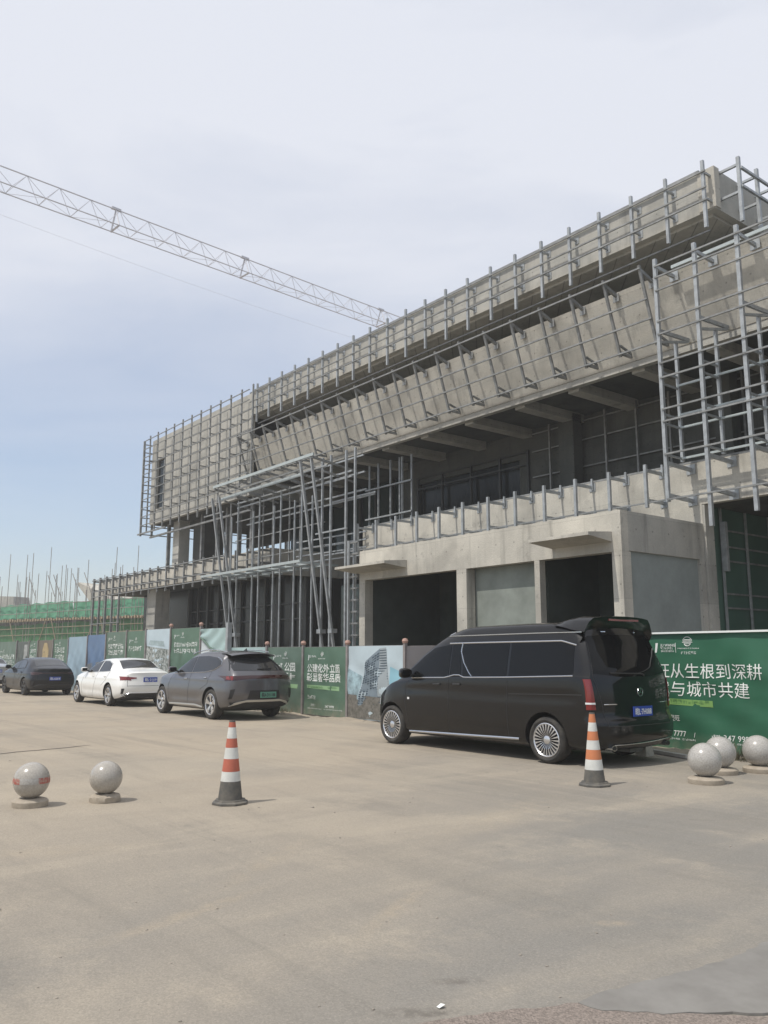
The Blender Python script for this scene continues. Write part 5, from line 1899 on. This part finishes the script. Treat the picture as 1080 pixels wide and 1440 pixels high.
g.add([f0 + Vector(p) for p in ((-.08, -.012, 0), (.1, -.012, 0), (.1, .012, 0), (-.08, .012, 0), (.085, -.006, .07), (.1, -.006, .07), (.1, .006, .07), (.085, .006, .07))], [(0, 1, 5, 4), (1, 2, 6, 5), (2, 3, 7, 6), (3, 0, 4, 7), (4, 5, 6, 7)])
g.build('roof_fin', DARK, suv.r)
suv.line('wiper', DARK, [(-.1, 1.215), (.3, 1.225)], .016, 'B', off=.012, both=False)

# ---- saloons
SED = [(-2.45, [.26, .66, .50, .62, .64, .55, .71, .45, .745, .76]),
       (-2.22, [.18, .86, .54, .80, .79, .70, .86, .55, .89, .91]),
       (-1.6, [.17, .92, .60, .86, .91, .76, .97, .58, 1.01, 1.03]),
       (-.98, [.17, .925, .62, .87, .96, .77, 1.04, .61, 1.075, 1.10]),
       (-.45, [.17, .925, .62, .87, .98, .70, 1.25, .55, 1.31, 1.34]),
       (.05, [.17, .925, .62, .87, .99, .61, 1.39, .48, 1.445, 1.47]),
       (.6, [.17, .925, .62, .87, 1.0, .60, 1.40, .48, 1.46, 1.485]),
       (1.1, [.18, .925, .62, .865, 1.01, .63, 1.32, .50, 1.39, 1.42]),
       (1.65, [.19, .915, .62, .85, 1.02, .70, 1.11, .56, 1.17, 1.20]),
       (2.15, [.22, .89, .62, .81, 1.0, .70, 1.055, .56, 1.085, 1.10]),
       (2.38, [.26, .86, .62, .77, .98, .66, 1.03, .53, 1.055, 1.065]),
       (2.46, [.29, .82, .62, .73, .95, .62, 1.0, .49, 1.02, 1.03])]
SEDREAR = [(.22, .16), (.42, .03), (.6, .0), (.8, .03), (.98, .05), (1.1, .05)]


def sedan(name, label, X, Y, paint, style, rimm, wheels, fast=False, plate=None):
    st = [(a, list(b)) for a, b in SED]
    if fast:
        for i, (zr, zt, zc) in {7: (1.34, 1.41, 1.44), 8: (1.19, 1.25, 1.28), 9: (1.07, 1.11, 1.13)}.items():
            st[i][1][6], st[i][1][8], st[i][1][9] = zr, zt, zc
    c = Car(name, label, 'car', X, Y, st, paint, SEDREAR, .30, .45, wheels, .335, .22, .925, creases=((.86, -.014, .04, -2.0, 2.2), (.45, .018, .07, -1.2, 1.0)), shoulder=.10)
    c.wheels4(style, rimm)
    c.patch('side_window', CARGLASS2, [(-.92, 1.015), (.10, 1.045)], [(-.80, 1.07), (-.35, 1.29), (-.05, 1.365), (.14, 1.375)], both=True, k=10)
    c.patch('side_window', CARGLASS2, [(.17, 1.047), (.75, 1.065), (1.12, 1.08)], [(.20, 1.377), (.6, 1.375), (.98, 1.29)], both=True, k=10)
    c.line('window_trim', CHROME if not fast else DARK, [(-.90, 1.005), (.2, 1.035), (1.18, 1.07), (1.02, 1.30), (.6, 1.39), (.1, 1.39), (-.4, 1.28)], .007)
    c.patch('windscreen', CARGLASS2, [(-.66, 1.10), (.66, 1.10)], [(-.54, 1.38), (.54, 1.38)], 'F')
    c.patch('rear_window', CARGLASS2, [(1.72, -.60), (1.72, .60)] if not fast else [(1.98, -.60), (1.98, .60)], [(1.10, -.50), (1.10, .50)], 'T', k=12)
    lamp = REDLAMP if not fast else mat('smoked_red_lamp', (.035, .007, .007), .12, coat=.6)
    for sy in (-1, 1):
        c.patch('tail_lamp', lamp, [(sy * .82, .80), (sy * .42, .855)], [(sy * .80, .92), (sy * .42, .89)], 'B', off=.008, n=14)
        c.patch('tail_lamp_flank', lamp, [(2.14, .86), (2.34, .80)], [(2.06, .905), (2.3, .915)], 'L' if sy < 0 else 'R', off=.006, n=10)
        c.patch('bumper_vent', DARK, [(sy * .82, .40), (sy * .775, .40)], [(sy * .825, .56), (sy * .75, .56)], 'B', off=.004, n=6)
        c.patch('headlamp', WHITELAMP, [(sy * .78, .62), (sy * .42, .60)], [(sy * .72, .72), (sy * .42, .70)], 'F', n=10)
    c.patch('lower_bumper', DARK, [(-.66, .24), (.66, .24)], [(-.80, .38), (-.6, .42), (.6, .42), (.80, .38)], 'B', off=.006)
    c.line('bumper_trim', CHROME if not fast else DARK, [(-.80, .33), (-.62, .425), (.62, .425), (.80, .33)], .010, 'B', off=.012, both=False)
    c.line('panel_gap', DARK, [(-.12, .26), (.12, .7), (.15, 1.03)], .005, off=-.001)
    c.line('panel_gap', DARK, [(-1.06, .30), (-1.10, .7), (-.95, 1.0)], .005, off=-.001)
    c.line('panel_gap', DARK, [(.72, .62), (1.05, .8), (1.15, 1.06)], .005, off=-.001)
    c.line('panel_gap', DARK, [(-.68, .62), (-.66, .96)], .005, 'B', off=0, both=False)
    c.line('panel_gap', DARK, [(.68, .62), (.66, .96)], .005, 'B', off=0, both=False)
    c.line('panel_gap', DARK, [(-.67, .64), (.67, .64)], .005, 'B', off=0, both=False)
    c.handle(-.10, .89, paint if not fast else DARK)
    c.handle(.93, .90, paint if not fast else DARK)
    c.mirror(-.80, 1.04, paint)
    c.plate(plate, 0.0, .82 if not fast else .66, PLATEB, WHITETXT)
    return c


white = sedan('white_sedan', 'white sedan with blue number plate parked between the grey suv and a black sedan', -27.80, 10.66, WHITEC, 'split', ALLOY, (-1.62, 1.30), plate='皖L·21J19')
black = sedan('black_sedan', 'black fastback sedan with tinted glass parked ahead of the white sedan', -37.10, 10.63, NAVY, 'five', ALLOYD, (-1.45, 1.42), fast=True, plate='皖L·A2018')
black.line('tail_light_bar', mat('smoked_red_lamp', (.10, .012, .012), .12), [(-.78, .87), (.78, .87)], .014, 'B', both=False)
silver = sedan('silver_sedan', 'pale silver sedan cut off by the left edge beyond the black sedan', -46.4, 10.75, SILVER, 'five', ALLOY, (-1.5, 1.40), plate='皖L·60P52')

# ------------------------------------------------------------------ dusty air
if HAZE_DENSITY > 0:
    hz = MB().box(-440, 440, -440, 440, -1.0, 45.0).build('haze', None)
    hm = bpy.data.materials.new('haze_air')
    hm.use_nodes = True
    t = hm.node_tree
    for n in list(t.nodes):
        t.nodes.remove(n)
    o_ = t.nodes.new('ShaderNodeOutputMaterial')
    pv = t.nodes.new('ShaderNodeVolumePrincipled')
    pv.inputs['Color'].default_value = (.93, .94, .96, 1)
    pv.inputs['Density'].default_value = HAZE_DENSITY
    pv.inputs['Anisotropy'].default_value = 0.2
    t.links.new(pv.outputs[0], o_.inputs['Volume'])
    hz.data.materials.clear()
    hz.data.materials.append(hm)
    tag(hz, kind='stuff')
